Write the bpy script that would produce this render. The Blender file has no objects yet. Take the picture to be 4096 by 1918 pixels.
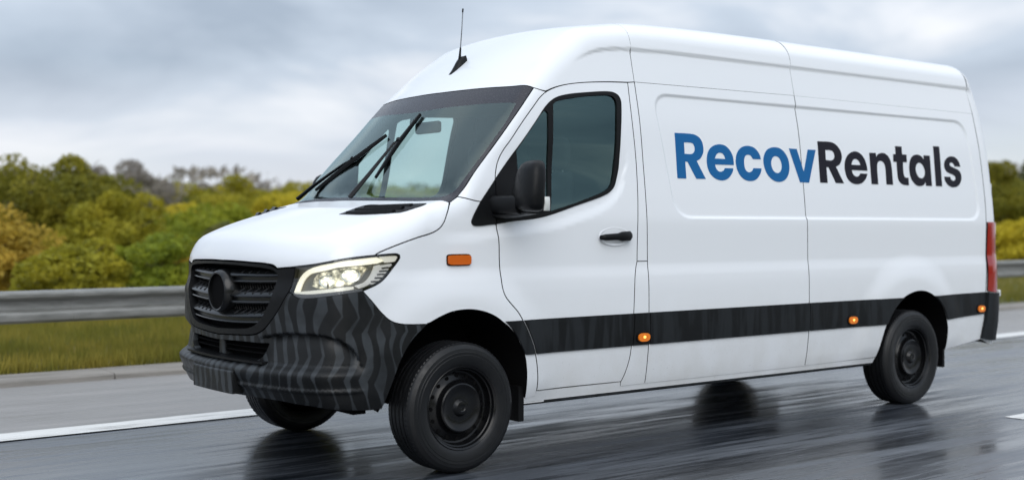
import bpy, math, random
import numpy as np
from mathutils import Vector, Matrix
from mathutils.geometry import delaunay_2d_cdt

# ------------------------------------------------------------------ camera, sky, sun, exposure
scene = bpy.context.scene
cam_data = bpy.data.cameras.new('camera')
cam = bpy.data.objects.new('camera', cam_data)
scene.collection.objects.link(cam)
scene.camera = cam
CAM = Vector((-4.092, -6.641, 1.402))
_yaw, _pitch, _roll = math.radians(38.386), math.radians(-0.63), math.radians(0.074)
_f = Vector((math.sin(_yaw)*math.cos(_pitch), math.cos(_yaw)*math.cos(_pitch), math.sin(_pitch)))
_r = Vector((math.cos(_yaw), -math.sin(_yaw), 0))
_u = _r.cross(_f)
_r2 = _r*math.cos(_roll) + _u*math.sin(_roll)
_u2 = _u*math.cos(_roll) - _r*math.sin(_roll)
cam.matrix_world = Matrix(((_r2.x, _u2.x, -_f.x, CAM.x), (_r2.y, _u2.y, -_f.y, CAM.y), (_r2.z, _u2.z, -_f.z, CAM.z), (0, 0, 0, 1)))
cam_data.sensor_width = 36.0
cam_data.lens = 43.0
cam_data.clip_start = 0.05
cam_data.clip_end = 3000
cam_data.dof.use_dof = True
cam_data.dof.focus_distance = 7.7
cam_data.dof.aperture_fstop = 1.05

SUN_EL, SUN_AZ = math.radians(38), math.radians(212)   # azimuth measured clockwise from +Y
world = bpy.data.worlds.new('World')
scene.world = world
world.use_nodes = True
wn, wl = world.node_tree.nodes, world.node_tree.links
wn.clear()
def wnode(t, **kw):
    n = wn.new(t)
    for k, v in kw.items(): setattr(n, k, v)
    return n
w_out = wnode('ShaderNodeOutputWorld')
sky = wnode('ShaderNodeTexSky', sky_type='NISHITA')
sky.sun_disc = False
sky.sun_elevation = SUN_EL
sky.sun_rotation = SUN_AZ
bg_sky = wnode('ShaderNodeBackground'); bg_sky.inputs['Strength'].default_value = 0.10
wl.new(sky.outputs[0], bg_sky.inputs['Color'])
geo = wnode('ShaderNodeNewGeometry')
tc = wnode('ShaderNodeTexCoord')
sep = wnode('ShaderNodeSeparateXYZ'); wl.new(tc.outputs['Generated'], sep.inputs[0])
zc = wnode('ShaderNodeMath', operation='MAXIMUM'); wl.new(sep.outputs['Z'], zc.inputs[0]); zc.inputs[1].default_value = 0.0
zz = wnode('ShaderNodeMath', operation='ADD'); wl.new(zc.outputs[0], zz.inputs[0]); zz.inputs[1].default_value = 0.22
dx = wnode('ShaderNodeMath', operation='DIVIDE'); wl.new(sep.outputs['X'], dx.inputs[0]); wl.new(zz.outputs[0], dx.inputs[1])
dy = wnode('ShaderNodeMath', operation='DIVIDE'); wl.new(sep.outputs['Y'], dy.inputs[0]); wl.new(zz.outputs[0], dy.inputs[1])
cmb = wnode('ShaderNodeCombineXYZ'); wl.new(dx.outputs[0], cmb.inputs[0]); wl.new(dy.outputs[0], cmb.inputs[1])
n1 = wnode('ShaderNodeTexNoise'); n1.inputs['Scale'].default_value = 1.15; n1.inputs['Detail'].default_value = 5; n1.inputs['Roughness'].default_value = 0.5
n1.inputs['Distortion'].default_value = 0.35

n2 = wnode('ShaderNodeTexNoise'); n2.inputs['Scale'].default_value = 0.42; n2.inputs['Detail'].default_value = 3
mp1 = wnode('ShaderNodeMapping'); mp1.inputs['Location'].default_value = (5.3, 2.1, 0); wl.new(cmb.outputs[0], mp1.inputs[0])
mp2 = wnode('ShaderNodeMapping'); wl.new(mp1.outputs[0], n1.inputs['Vector'])
mp2.inputs['Location'].default_value = (3.3, 1.7, 0); wl.new(cmb.outputs[0], mp2.inputs[0]); wl.new(mp2.outputs[0], n2.inputs['Vector'])
cr = wnode('ShaderNodeValToRGB')
cr.color_ramp.elements[0].position = 0.35; cr.color_ramp.elements[0].color = (0.37, 0.44, 0.535, 1)
cr.color_ramp.elements[1].position = 0.66; cr.color_ramp.elements[1].color = (0.90, 0.915, 0.95, 1)
e = cr.color_ramp.elements.new(0.5); e.color = (0.535, 0.61, 0.71, 1)
wl.new(n1.outputs['Fac'], cr.inputs[0])
# overcast skies brighten from the horizon to the zenith; a pale band of air lies along the horizon
hz = wnode('ShaderNodeMapRange'); hz.inputs['From Min'].default_value = 0.0; hz.inputs['From Max'].default_value = 0.13
wl.new(zc.outputs[0], hz.inputs['Value'])
hm = wnode('ShaderNodeMixRGB'); hm.inputs['Color1'].default_value = (0.74, 0.76, 0.83, 1)
wl.new(hz.outputs[0], hm.inputs['Fac']); wl.new(cr.outputs[0], hm.inputs['Color2'])
gr = wnode('ShaderNodeMapRange'); gr.inputs['From Min'].default_value = 0.12; gr.inputs['From Max'].default_value = 1.0
gr.inputs['To Min'].default_value = 1.0; gr.inputs['To Max'].default_value = 1.9
wl.new(zc.outputs[0], gr.inputs['Value'])
bg_cl = wnode('ShaderNodeBackground')
wl.new(hm.outputs[0], bg_cl.inputs['Color']); wl.new(gr.outputs[0], bg_cl.inputs['Strength'])
cf = wnode('ShaderNodeMapRange'); cf.inputs['From Min'].default_value = 0.30; cf.inputs['From Max'].default_value = 0.55
cf.inputs['To Min'].default_value = 0.72; cf.inputs['To Max'].default_value = 0.97
wl.new(n2.outputs['Fac'], cf.inputs['Value'])
wmix = wnode('ShaderNodeMixShader')
wl.new(cf.outputs[0], wmix.inputs[0]); wl.new(bg_sky.outputs[0], wmix.inputs[1]); wl.new(bg_cl.outputs[0], wmix.inputs[2])
wl.new(wmix.outputs[0], w_out.inputs[0])

sun_data = bpy.data.lights.new('sun', 'SUN')
sun_data.energy = 1.25
sun_data.angle = math.radians(50)
sun_data.color = (1.0, 0.97, 0.93)
sun = bpy.data.objects.new('sun', sun_data)
scene.collection.objects.link(sun)
_sd = Vector((math.sin(SUN_AZ)*math.cos(SUN_EL), math.cos(SUN_AZ)*math.cos(SUN_EL), math.sin(SUN_EL)))
sun.rotation_euler = _sd.to_track_quat('Z', 'Y').to_euler()

scene.view_settings.view_transform = 'Standard'
scene.view_settings.look = 'None'
scene.view_settings.gamma = 1.0
scene.view_settings.exposure = 0.16
scene.render.engine = 'CYCLES'
scene.cycles.max_bounces = 10
scene.cycles.transparent_max_bounces = 16
scene.cycles.use_denoising = True

# ------------------------------------------------------------------ helpers
COL = scene.collection
rng = random.Random(7)
def tag(o, label=None, cat=None, group=None, kind=None):
    if label: o['label'] = label
    if cat: o['category'] = cat
    if group: o['group'] = group
    if kind: o['kind'] = kind
    return o
def empty(name, parent=None, loc=(0, 0, 0)):
    o = bpy.data.objects.new(name, None); COL.objects.link(o); o.location = loc; o.parent = parent
    o.empty_display_size = 0.1
    return o
def mobj(name, verts, faces, mats, parent=None, smooth=False, mi=None, loopn=None, sharp=None):
    me = bpy.data.meshes.new(name)
    me.from_pydata([tuple(v) for v in verts], [], [tuple(int(i) for i in f) for f in faces])
    for m in (mats if isinstance(mats, (list, tuple)) else [mats]): me.materials.append(m)
    if mi is not None: me.polygons.foreach_set('material_index', np.asarray(mi, np.int32))
    if smooth or loopn is not None: me.polygons.foreach_set('use_smooth', np.ones(len(me.polygons), bool))
    if sharp is not None: me.set_sharp_from_angle(angle=math.radians(sharp))
    if loopn is not None: me.normals_split_custom_set([tuple(v) for v in loopn])
    me.update()
    o = bpy.data.objects.new(name, me); COL.objects.link(o); o.parent = parent
    return o

class MB:
    """collects simple shapes into one mesh"""
    def __init__(s): s.v = []; s.f = []
    def add(s, v, f):
        n = len(s.v); s.v += [tuple(map(float, p)) for p in v]; s.f += [tuple(i+n for i in q) for q in f]; return s
    def box(s, x0, x1, y0, y1, z0, z1):
        v = [(x, y, z) for x in (x0, x1) for y in (y0, y1) for z in (z0, z1)]
        return s.add(v, [(0, 1, 3, 2), (4, 6, 7, 5), (0, 4, 5, 1), (2, 3, 7, 6), (0, 2, 6, 4), (1, 5, 7, 3)])
    def tube(s, pts, rad, n=8, cap=True, flat=1.0):
        pts = [Vector(p) for p in pts]; rad = rad if isinstance(rad, (list, tuple)) else [rad]*len(pts)
        vs = []; up = Vector((0, 0, 1))
        for i, p in enumerate(pts):
            d = (pts[min(i+1, len(pts)-1)] - pts[max(i-1, 0)]).normalized()
            a = d.cross(up)
            if a.length < 1e-3: a = d.cross(Vector((1, 0, 0)))
            a.normalize(); b = d.cross(a)
            for k in range(n):
                t = 2*math.pi*k/n; vs.append(p + a*math.cos(t)*rad[i] + b*math.sin(t)*rad[i]*flat)
        fs = [(i*n+k, i*n+(k+1) % n, (i+1)*n+(k+1) % n, (i+1)*n+k) for i in range(len(pts)-1) for k in range(n)]
        if cap: fs += [tuple(reversed(range(n))), tuple(range((len(pts)-1)*n, len(pts)*n))]
        return s.add(vs, fs)
    def sweep(s, sections, closed=True, cap=True):
        n = len(sections[0]); vs = [p for q in sections for p in q]
        m = n if closed else n-1
        fs = [(i*n+k, i*n+(k+1) % n, (i+1)*n+(k+1) % n, (i+1)*n+k) for i in range(len(sections)-1) for k in range(m)]
        if cap and closed: fs += [tuple(reversed(range(n))), tuple(range((len(sections)-1)*n, len(sections)*n))]
        return s.add(vs, fs)
    def lathe(s, prof, n=48, axis_y=True, close=False):
        """prof: (radius, y) pairs turned round the Y axis"""
        vs = []
        for r, y in prof:
            for k in range(n):
                t = 2*math.pi*k/n; vs.append((r*math.cos(t), y, r*math.sin(t)))
        m = len(prof); fs = []
        for i in range(m if close else m-1):
            for k in range(n):
                j = (i+1) % m; fs.append((i*n+k, i*n+(k+1) % n, j*n+(k+1) % n, j*n+k))
        return s.add(vs, fs)
    def build(s, name, mat, parent=None, smooth=False, sharp=None, bevel=0.0, seg=2):
        o = mobj(name, s.v, s.f, mat, parent, smooth, sharp=sharp)
        if bevel:
            m = o.modifiers.new('bevel', 'BEVEL'); m.width = bevel; m.segments = seg; m.limit_method = 'ANGLE'; m.harden_normals = False
            o.data.polygons.foreach_set('use_smooth', np.ones(len(o.data.polygons), bool)); o.data.set_sharp_from_angle(angle=math.radians(50))
        return o

# ------------------------------------------------------------------ materials
def mat(name, col=(.5, .5, .5), rough=.5, metal=0., spec=.5, coat=0., coat_rough=.05, emit=None, emit_s=0., trans=0., ior=1.45):
    m = bpy.data.materials.new(name); m.use_nodes = True
    b = m.node_tree.nodes['Principled BSDF']
    b.inputs['Base Color'].default_value = (*col, 1); b.inputs['Roughness'].default_value = rough; b.inputs['Metallic'].default_value = metal
    b.inputs['Specular IOR Level'].default_value = spec; b.inputs['Coat Weight'].default_value = coat; b.inputs['Coat Roughness'].default_value = coat_rough
    b.inputs['Transmission Weight'].default_value = trans; b.inputs['IOR'].default_value = ior
    if emit: b.inputs['Emission Color'].default_value = (*emit, 1); b.inputs['Emission Strength'].default_value = emit_s
    return m
class NT:
    def __init__(s, m): s.m = m; s.n = m.node_tree.nodes; s.l = m.node_tree.links; s.b = s.n.get('Principled BSDF')
    def new(s, t, ins=None, **kw):
        n = s.n.new(t)
        for k, v in kw.items(): setattr(n, k, v)
        for k, v in (ins or {}).items():
            if hasattr(v, 'is_output'): s.l.new(v, n.inputs[k])
            else: n.inputs[k].default_value = v
        return n
    def coords(s, kind='Object', scale=(1, 1, 1), loc=(0, 0, 0)):
        t = s.new('ShaderNodeTexCoord'); return s.new('ShaderNodeMapping', {'Vector': t.outputs[kind], 'Scale': scale, 'Location': loc}).outputs[0]
    def noise(s, vec, scale, detail=4, rough=.5, dist=0.):
        return s.new('ShaderNodeTexNoise', {'Vector': vec, 'Scale': scale, 'Detail': detail, 'Roughness': rough, 'Distortion': dist}).outputs['Fac']
    def ramp(s, fac, *stops, interp='LINEAR'):
        r = s.new('ShaderNodeValToRGB', {'Fac': fac}); el = r.color_ramp.elements; r.color_ramp.interpolation = interp
        while len(el) > 1: el.remove(el[-1])
        el[0].position = stops[0][0]; el[0].color = (*stops[0][1], 1) if isinstance(stops[0][1], tuple) else (stops[0][1],)*3 + (1,)
        for p, c in stops[1:]:
            q = el.new(p); q.color = (*c, 1) if isinstance(c, tuple) else (c,)*3 + (1,)
        return r.outputs[0]
    def mix(s, fac, a, b, mode='MIX'):
        return s.new('ShaderNodeMixRGB', {'Fac': fac, 'Color1': a, 'Color2': b}, blend_type=mode).outputs[0]
    def math(s, op, a, b=0.): return s.new('ShaderNodeMath', {0: a, 1: b}, operation=op).outputs[0]
    def bump(s, h, strength, dist=.01): s.l.new(s.new('ShaderNodeBump', {'Height': h, 'Strength': strength, 'Distance': dist}).outputs[0], s.b.inputs['Normal'])
    def set(s, k, v): s.l.new(v, s.b.inputs[k])

# white van paint, with a little road grime on the lower body
PAINT = mat('white_paint', (.785, .81, .84), .38, coat=.55, coat_rough=.10)
t = NT(PAINT); co = t.coords(); sp = t.new('ShaderNodeSeparateXYZ', {0: co})
low = t.new('ShaderNodeMapRange', {'Value': sp.outputs[2], 'From Min': 1.05, 'From Max': .35}).outputs[0]
g1 = t.noise(t.coords(scale=(1, 1, .6)), 3.0, 6, .6); g2 = t.noise(co, 70, 3, .6)
gf = t.math('MULTIPLY', low, t.ramp(g1, (.30, .0), (.70, .75)))
sp2 = t.math('MULTIPLY', t.ramp(g2, (.66, .0), (.72, 1.)), t.math('MULTIPLY', low, .5))
c1 = t.mix(gf, (.785, .81, .84, 1), (.60, .60, .58, 1)); t.set('Base Color', t.mix(sp2, c1, (.36, .36, .36, 1)))
t.set('Roughness', t.ramp(g1, (.3, .33), (.7, .44)))
GAP = mat('dark_gap', (.006, .006, .0065), .9, spec=.05)
TRIM = mat('cab_trim', (.035, .036, .038), .75)
CLAD = mat('black_cladding', (.02, .021, .023), .55, spec=.18)
t = NT(CLAD); n = t.noise(t.coords(scale=(9, 9, 1.1)), 1.6, 2, .5, .3); n2 = t.noise(t.coords(), 60, 4)
zz_ = t.new('ShaderNodeSeparateXYZ', {0: t.coords()}).outputs[2]
wipe = t.math('MULTIPLY', t.ramp(n, (.44, .0), (.56, 1.)), .7)
t.set('Base Color', t.mix(wipe, (.009, .010, .011, 1), (.022, .025, .028, 1))); t.set('Roughness', t.ramp(n, (.4, .42), (.6, .62)))
t.bump(n2, .12, .002)
ZEBRA = mat('striped_camouflage_film', (.02, .02, .022), .5, spec=.32)
SLATM = mat('gloss_black_slat', (.005, .0055, .006), .22, spec=.5)
LIT = mat('lamp_trim_added_glow', (.8, .8, .74), .3, emit=(1., .95, .80), emit_s=.30)  # emission added to brighten lamp trim that is no light source itself
t = NT(ZEBRA); co = t.coords(); sx = t.new('ShaderNodeSeparateXYZ', {0: co}); ox, oy, oz = sx.outputs
ang = t.math('ARCTAN2', oy, t.math('MULTIPLY', ox, -1.))        # runs round the nose
uvz = t.new('ShaderNodeCombineXYZ', {0: t.math('MULTIPLY', ang, 4.2), 1: t.math('MULTIPLY', oz, 4.6), 2: 3.1}).outputs[0]
wob = t.noise(uvz, .75, 0, .4); wid = t.noise(uvz, 1.5, 0, .4)
zig = t.math('PINGPONG', t.math('ADD', t.math('MULTIPLY', oz, 3.3), t.math('MULTIPLY', wob, 2.0)), .5)
ph = t.math('ADD', t.math('MULTIPLY', ang, 14.), t.math('ADD', t.math('MULTIPLY', wob, 1.7), t.math('MULTIPLY', zig, .9)))
fr = t.math('ABSOLUTE', t.math('SUBTRACT', t.math('FRACT', ph), .5))
st = t.math('MULTIPLY', t.math('SUBTRACT', t.ramp(wid, (.30, .42), (.70, .18)), fr), -28.)
st = t.new('ShaderNodeMapRange', {'Value': st, 'From Min': 0., 'From Max': 1.}).outputs[0]
st = t.math('MULTIPLY', st, t.ramp(t.noise(uvz, 1.6, 2), (.34, .45), (.58, 1.)))
fine = t.noise(t.coords(), 14, 4)
t.set('Base Color', t.mix(st, t.mix(fine, (.005, .0055, .006, 1), (.011, .012, .013, 1)), t.mix(fine, (.030, .0345, .039, 1), (.050, .056, .062, 1))))
t.set('Roughness', t.ramp(fine, (.3, .34), (.7, .5))); t.bump(t.noise(t.coords(), 220, 2), .08, .001)
BLACK = mat('black_plastic', (.006, .0065, .0075), .38, spec=.2)
t = NT(BLACK); n = t.noise(t.coords(), 40, 4); t.set('Roughness', t.ramp(n, (.3, .28), (.7, .5)))
RUBBER = mat('rubber_seal', (.005, .005, .0055), .45, spec=.2)
FRIT = mat('windscreen_border', (.02, .02, .026), .3, spec=.4)
t = NT(FRIT); n = t.noise(t.coords(), 130, 2, .5); t.set('Roughness', t.ramp(n, (.55, .26), (.68, .55))); t.bump(t.ramp(n, (.60, 0.), (.68, 1.)), .25, .002)
t.set('Base Color', t.ramp(n, (.6, (.028, .029, .038)), (.7, (.06, .062, .072))))
def glass_mat(name, tint, r=.02, base=.04, refl=(.95, .97, .97)):
    m = bpy.data.materials.new(name); m.use_nodes = True; n, l = m.node_tree.nodes, m.node_tree.links; n.clear()
    o = n.new('ShaderNodeOutputMaterial'); a = n.new('ShaderNodeBsdfTransparent'); a.inputs[0].default_value = (*tint, 1)
    g = n.new('ShaderNodeBsdfGlossy'); g.inputs['Roughness'].default_value = r; g.inputs[0].default_value = (*refl, 1)
    f = n.new('ShaderNodeFresnel'); f.inputs[0].default_value = 1.52
    mr = n.new('ShaderNodeMapRange'); mr.inputs['From Min'].default_value = 0; mr.inputs['From Max'].default_value = 1; mr.inputs['To Min'].default_value = base; mr.inputs['To Max'].default_value = 1
    l.new(f.outputs[0], mr.inputs['Value'])
    x = n.new('ShaderNodeMixShader'); l.new(mr.outputs[0], x.inputs[0]); l.new(a.outputs[0], x.inputs[1]); l.new(g.outputs[0], x.inputs[2])
    l.new(x.outputs[0], o.inputs[0]); return m
GLASS_WS = glass_mat('windscreen_glass', (.80, .93, .90), .10, .07, (.78, .94, .92))
GLASS_SIDE = glass_mat('door_glass', (.72, .88, .85), .03, .085, (.52, .80, .80))
LENS = glass_mat('clear_lens', (.95, .96, .96), .02, .02)
BLUE = mat('blue_vinyl', (.011, .118, .315), .5, spec=.15)
INK = mat('dark_vinyl', (.013, .012, .019), .5, spec=.15)
AMBER = mat('amber_lens', (.70, .17, .010), .15, emit=(1, .28, .02), emit_s=.14, coat=.3)
AMBER_OFF = mat('orange_lens', (.62, .12, .012), .15, coat=.5)
RED = mat('red_lens', (.32, .012, .014), .12, coat=.6)
TYRE = mat('tyre_rubber', (.007, .0075, .0085), .45, spec=.42)
t = NT(TYRE); n = t.noise(t.coords(), 30, 4); t.set('Roughness', t.ramp(n, (.3, .32), (.7, .52)))
STEEL = mat('black_steel_wheel', (.004, .0042, .0048), .22, spec=.4)
CHROME = mat('lamp_reflector', (.72, .72, .66), .16, metal=1.)
DARKCH = mat('dark_lamp_chrome', (.20, .19, .16), .35, metal=.4)  # even dark chrome tone of housing and dividers
DRL = mat('lit_light_guide', (.9, .9, .82), .3, emit=(1., .93, .70), emit_s=.62)
BULB = mat('lit_headlamp', (1, 1, .95), .2, emit=(1., .92, .68), emit_s=1.1)
REFL = mat('reflector_painted_glow', (.55, .52, .40), .2, metal=.7, emit=(1., .90, .62), emit_s=.2)  # lamp light bouncing off the facets is painted in as patchy emission
t = NT(REFL); n = t.noise(t.coords(), 26, 3, .6); t.l.new(t.ramp(n, (.40, .02), (.50, .22), (.62, .8)), t.b.inputs['Emission Strength']); t.set('Base Color', t.ramp(n, (.35, (.10, .09, .05)), (.6, (.7, .66, .5))))
t = NT(BULB); n = t.noise(t.coords(), 55, 2, .5); t.l.new(t.ramp(n, (.38, .12), (.52, .75), (.66, 1.7)), t.b.inputs['Emission Strength'])
GLOW = mat('glowing_lamp_plastic', (.8, .8, .78), .3, emit=(1., .97, .9), emit_s=.16)  # pale plastic with added emission so it reads as brightly lit
HOT = mat('marker_filament', (1, .7, .2), .3, emit=(1., .55, .10), emit_s=1.3)
PALE = mat('pale_lamp_plastic', (.62, .63, .64), .3, coat=.4)
GREYP = mat('grey_lamp_sill', (.10, .105, .11), .4)
CLEAR = mat('clear_indicator', (.62, .64, .62), .15, coat=.5)
SEAT = mat('seat_cloth', (.03, .032, .036), .9)
METAL = mat('thin_mast_metal', (.18, .19, .20), .35, metal=.8)

# ------------------------------------------------------------------ body surface of the van: F < 0 inside
# x runs from the nose (-1) to the tail (5.8) with the front axle at 0, y across, z up; metres
def pchip(xs, ys):
    xs = np.array(xs, float); ys = np.array(ys, float); h = np.diff(xs); d = np.diff(ys)/h
    m = np.zeros_like(xs)
    for i in range(1, len(xs)-1):
        if d[i-1]*d[i] > 0:
            w1 = 2*h[i]+h[i-1]; w2 = h[i]+2*h[i-1]; m[i] = (w1+w2)/(w1/d[i-1]+w2/d[i])
    m[0] = d[0]; m[-1] = d[-1]
    def f(x):
        x = np.asarray(x, float); i = np.clip(np.searchsorted(xs, x)-1, 0, len(h)-1)
        t = (x-xs[i])/h[i]; c = np.clip(t, 0, 1)
        r = (2*c**3-3*c**2+1)*ys[i]+(c**3-2*c**2+c)*h[i]*m[i]+(-2*c**3+3*c**2)*ys[i+1]+(c**3-c**2)*h[i]*m[i+1]
        return r+np.where(t < 0, t*h[i]*m[i], 0)+np.where(t > 1, (t-1)*h[i]*m[i+1], 0)
    return f
def sstep(e0, e1, x):
    t = np.clip((x-e0)/(e1-e0), 0, 1); return t*t*(3-2*t)
def smax(p, q, k):
    h = np.clip(.5+.5*(p-q)/k, 0, 1); return q+(p-q)*h+k*h*(1-h)
WR, WB = .372, 4.409                       # wheel radius, wheelbase
SIDE = pchip([.36, .42, .50, .64, .75, .855, 1.0, 1.08, 1.17, 1.22, 1.41, 1.56, 1.8, 2.065, 2.34, 2.55, 2.9],
             [.958, .972, .985, 1.0, 1.004, 1.004, 1.003, .999, .9885, .9875, .985, .974, .948, .917, .864, .820, .747])
TOPC = pchip([-1.15, -1.02, -.96, -.88, -.75, -.5, -.19, -.10, .2, .50, .60, .70, .9, 1.1, 1.3, 1.6, 2.0, 3.0, 4.5, 5.4, 5.9],
             [1.04, 1.27, 1.332, 1.371, 1.422, 1.498, 1.586, 1.695, 2.003, 2.298, 2.375, 2.459, 2.601, 2.714, 2.754, 2.799, 2.818, 2.833, 2.838, 2.838, 2.786])
FRONT = pchip([.36, .43, .50, .60, .66, .74, .85, 1.0, 1.12, 1.2, 1.3], [-.90, -.985, -1.023, -1.05, -1.027, -1.017, -1.014, -1.011, -.988, -.988, -.968])
REAR = pchip([.3, 1.4, 2.3, 2.8], [5.805, 5.805, 5.774, 5.663])
CREASE = pchip([.6, .90, 1.05, 1.20, 1.35, 1.55, 1.9, 5.6], [2.18, 2.373, 2.462, 2.520, 2.545, 2.557, 2.565, 2.58])
SWOOSH = pchip([-.3, .025, .292, .511, .707, .911, 1.124, 1.236, 1.302, 1.36], [1.28, 1.307, 1.332, 1.353, 1.377, 1.428, 1.491, 1.555, 1.635, 1.80])
def smin4(a, b, c, d, k):
    return -smax(smax(-a, -b, k), smax(-c, -d, k), k)
def recess_e(x, z):
    return smin4((x-1.635-.13*(2.28-z)/.83)*.98, 5.475-.09*np.clip((z-1.45)/.85, 0, 1)-x, z-1.452, 2.29+.004*(x-1.6)-z, .16)
def has_detail(P):
    x, z = P[:, 0], P[:, 2]
    e = recess_e(x, z); c = z-CREASE(x)
    return ((e > -.008) & (e < .034)) | ((c > -.024) & (c < .036) & (x > .9)) | ((z > 1.05) & (z < 1.24))
def half_width(x, z):
    w = SIDE(z) - .047*np.clip((0.5-x)/1.3, 0, None)**2 - .03*sstep(1.5, 1.85, z)*sstep(1.5, .2, x)
    for cx in (0, WB):
        d = np.hypot(x-cx, z-WR-.03)
        w = w + .022*sstep(.80, .56, d)*sstep(.3, .5, z)
    # pressed panel on the load-bay side
    e = recess_e(x, z)
    w = w - .013*sstep(.0, .026, e)
    # the door swells below the window
    zs = SWOOSH(x)
    w = w - .014*sstep(-.005, .070, z-zs)*sstep(1.95, 1.65, z)*sstep(-.25, .25, x)*sstep(1.43, 1.36, x)
    # upper side steps out above the crease
    w = w + .015*sstep(.95, 1.25, x)*sstep(5.62, 5.5, x)*sstep(-.010, .024, z-CREASE(x))*sstep(2.78, 2.66, z)
    return w
def top_z(x, a):
    k = sstep(1.6, .4, x)
    xe = x - .19*(a/.85)**2.2*k
    return TOPC(xe) - .055*(a/.8)**2*(1-k) - .02*(a/.8)**2*sstep(-.2, -.5, x)
def F(x, y, z):
    x, y, z = np.broadcast_arrays(*[np.asarray(v, float) for v in (x, y, z)])
    a = np.abs(y); e = 1e-3
    sl = (TOPC(x+e)-TOPC(x-e))/(2*e)
    g = smax(a-half_width(x, z), (z-top_z(x, a))/np.sqrt(1+sl**2), .075+.10*sstep(-.05, -.4, x)+.055*sstep(.5, 1.0, x))
    g = smax(g, (FRONT(z)+.182*a**2+.129*a**6-x)*.95, .087)
    return smax(g, x-REAR(z), .22)
RIDGE = pchip([.38, .44, .495, .512, .53, .596, .645, .66, .76, .9], [-.02, -.010, -.008, .004, -.008, .001, -.036, -.030, -.004, .0])
FOGARC = pchip([20, 29.2, 37.4, 45.0, 49.5, 53.3, 55.8, 56.6, 60], [.77, .807, .825, .824, .808, .77, .705, .66, .60])
def FB(x, y, z):                            # the bumper: lip, lower ledge and side recess
    x, y, z = np.broadcast_arrays(*[np.asarray(v, float) for v in (x, y, z)])
    th = np.degrees(np.arctan2(np.abs(y), -x))
    d = RIDGE(z)*sstep(59, 54, th)
    za = FOGARC(th); r = np.clip((z-.645)/np.maximum(za-.645, .02), 0, 1)
    d = d - .060*sstep(24, 31, th)*sstep(57.5, 54.5, th)*r*sstep(.0, -.018, z-za)
    return F(x, y, z) - d
def grad(fn, P, e=2e-4):
    x, y, z = P.T
    g = np.stack([fn(x+e, y, z)-fn(x-e, y, z), fn(x, y+e, z)-fn(x, y-e, z), fn(x, y, z+e)-fn(x, y, z-e)], 1)
    return g/np.maximum(np.linalg.norm(g, axis=1, keepdims=True), 1e-12)

# ------------------------------------------------------------------ charts: flat maps of the body surface
class Ortho:                                # seen square from the side, uv = (x, z)
    def __init__(s, side=-1): s.s = side
    def uv(s, P): return P[:, [0, 2]].copy()
    def rad(s, P): return np.ones(len(P))
    def ray(s, uv): return np.stack([uv[:, 0], np.full(len(uv), 0.02*s.s), uv[:, 1]], 1), np.tile([0, s.s, 0], (len(uv), 1)).astype(float), 1.45
class Cyl:                                  # round the long axis of the roof, uv = (x, angle)
    def __init__(s, zc=1.9): s.z = zc
    def uv(s, P): return np.stack([P[:, 0], np.arctan2(P[:, 1], P[:, 2]-s.z)], 1)
    def rad(s, P): return np.ones(len(P))
    def ray(s, uv): return np.stack([uv[:, 0], 0*uv[:, 0], 0*uv[:, 0]+s.z], 1), np.stack([0*uv[:, 0], np.sin(uv[:, 1]), np.cos(uv[:, 1])], 1), 2.0
class Ball:                                 # seen from a point inside
    def __init__(s, c, axis):
        s.c = np.array(c, float); w = np.array(axis, float); w /= np.linalg.norm(w)
        h = np.array([0, 1., 0]); u = np.cross(h, w); u /= np.linalg.norm(u); s.u, s.v, s.w = u, np.cross(w, u), w
    def uv(s, P):
        d = P-s.c; d /= np.linalg.norm(d, axis=1, keepdims=True)
        al = np.arccos(np.clip(d@s.w, -1, 1)); q = np.stack([d@s.u, d@s.v], 1); n = np.maximum(np.linalg.norm(q, axis=1, keepdims=True), 1e-9)
        return q/n*al[:, None]
    def rad(s, P): return np.linalg.norm(P-s.c, axis=1)
    def ray(s, uv):
        al = np.linalg.norm(uv, axis=1, keepdims=True); q = uv/np.maximum(al, 1e-9)
        return np.tile(s.c, (len(uv), 1)), np.cos(al)*s.w+np.sin(al)*(q[:, :1]*s.u+q[:, 1:]*s.v), 3.0
def solve(fn, chart, uv, it=24):
    o, d, far = chart.ray(uv); lo = np.zeros(len(uv)); hi = np.full(len(uv), far)
    for _ in range(it):
        m = (lo+hi)/2; P = o+d*m[:, None]; ins = fn(P[:, 0], P[:, 1], P[:, 2]) < 0
        lo = np.where(ins, m, lo); hi = np.where(ins, hi, m)
    return o+d*((lo+hi)/2)[:, None]

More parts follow.
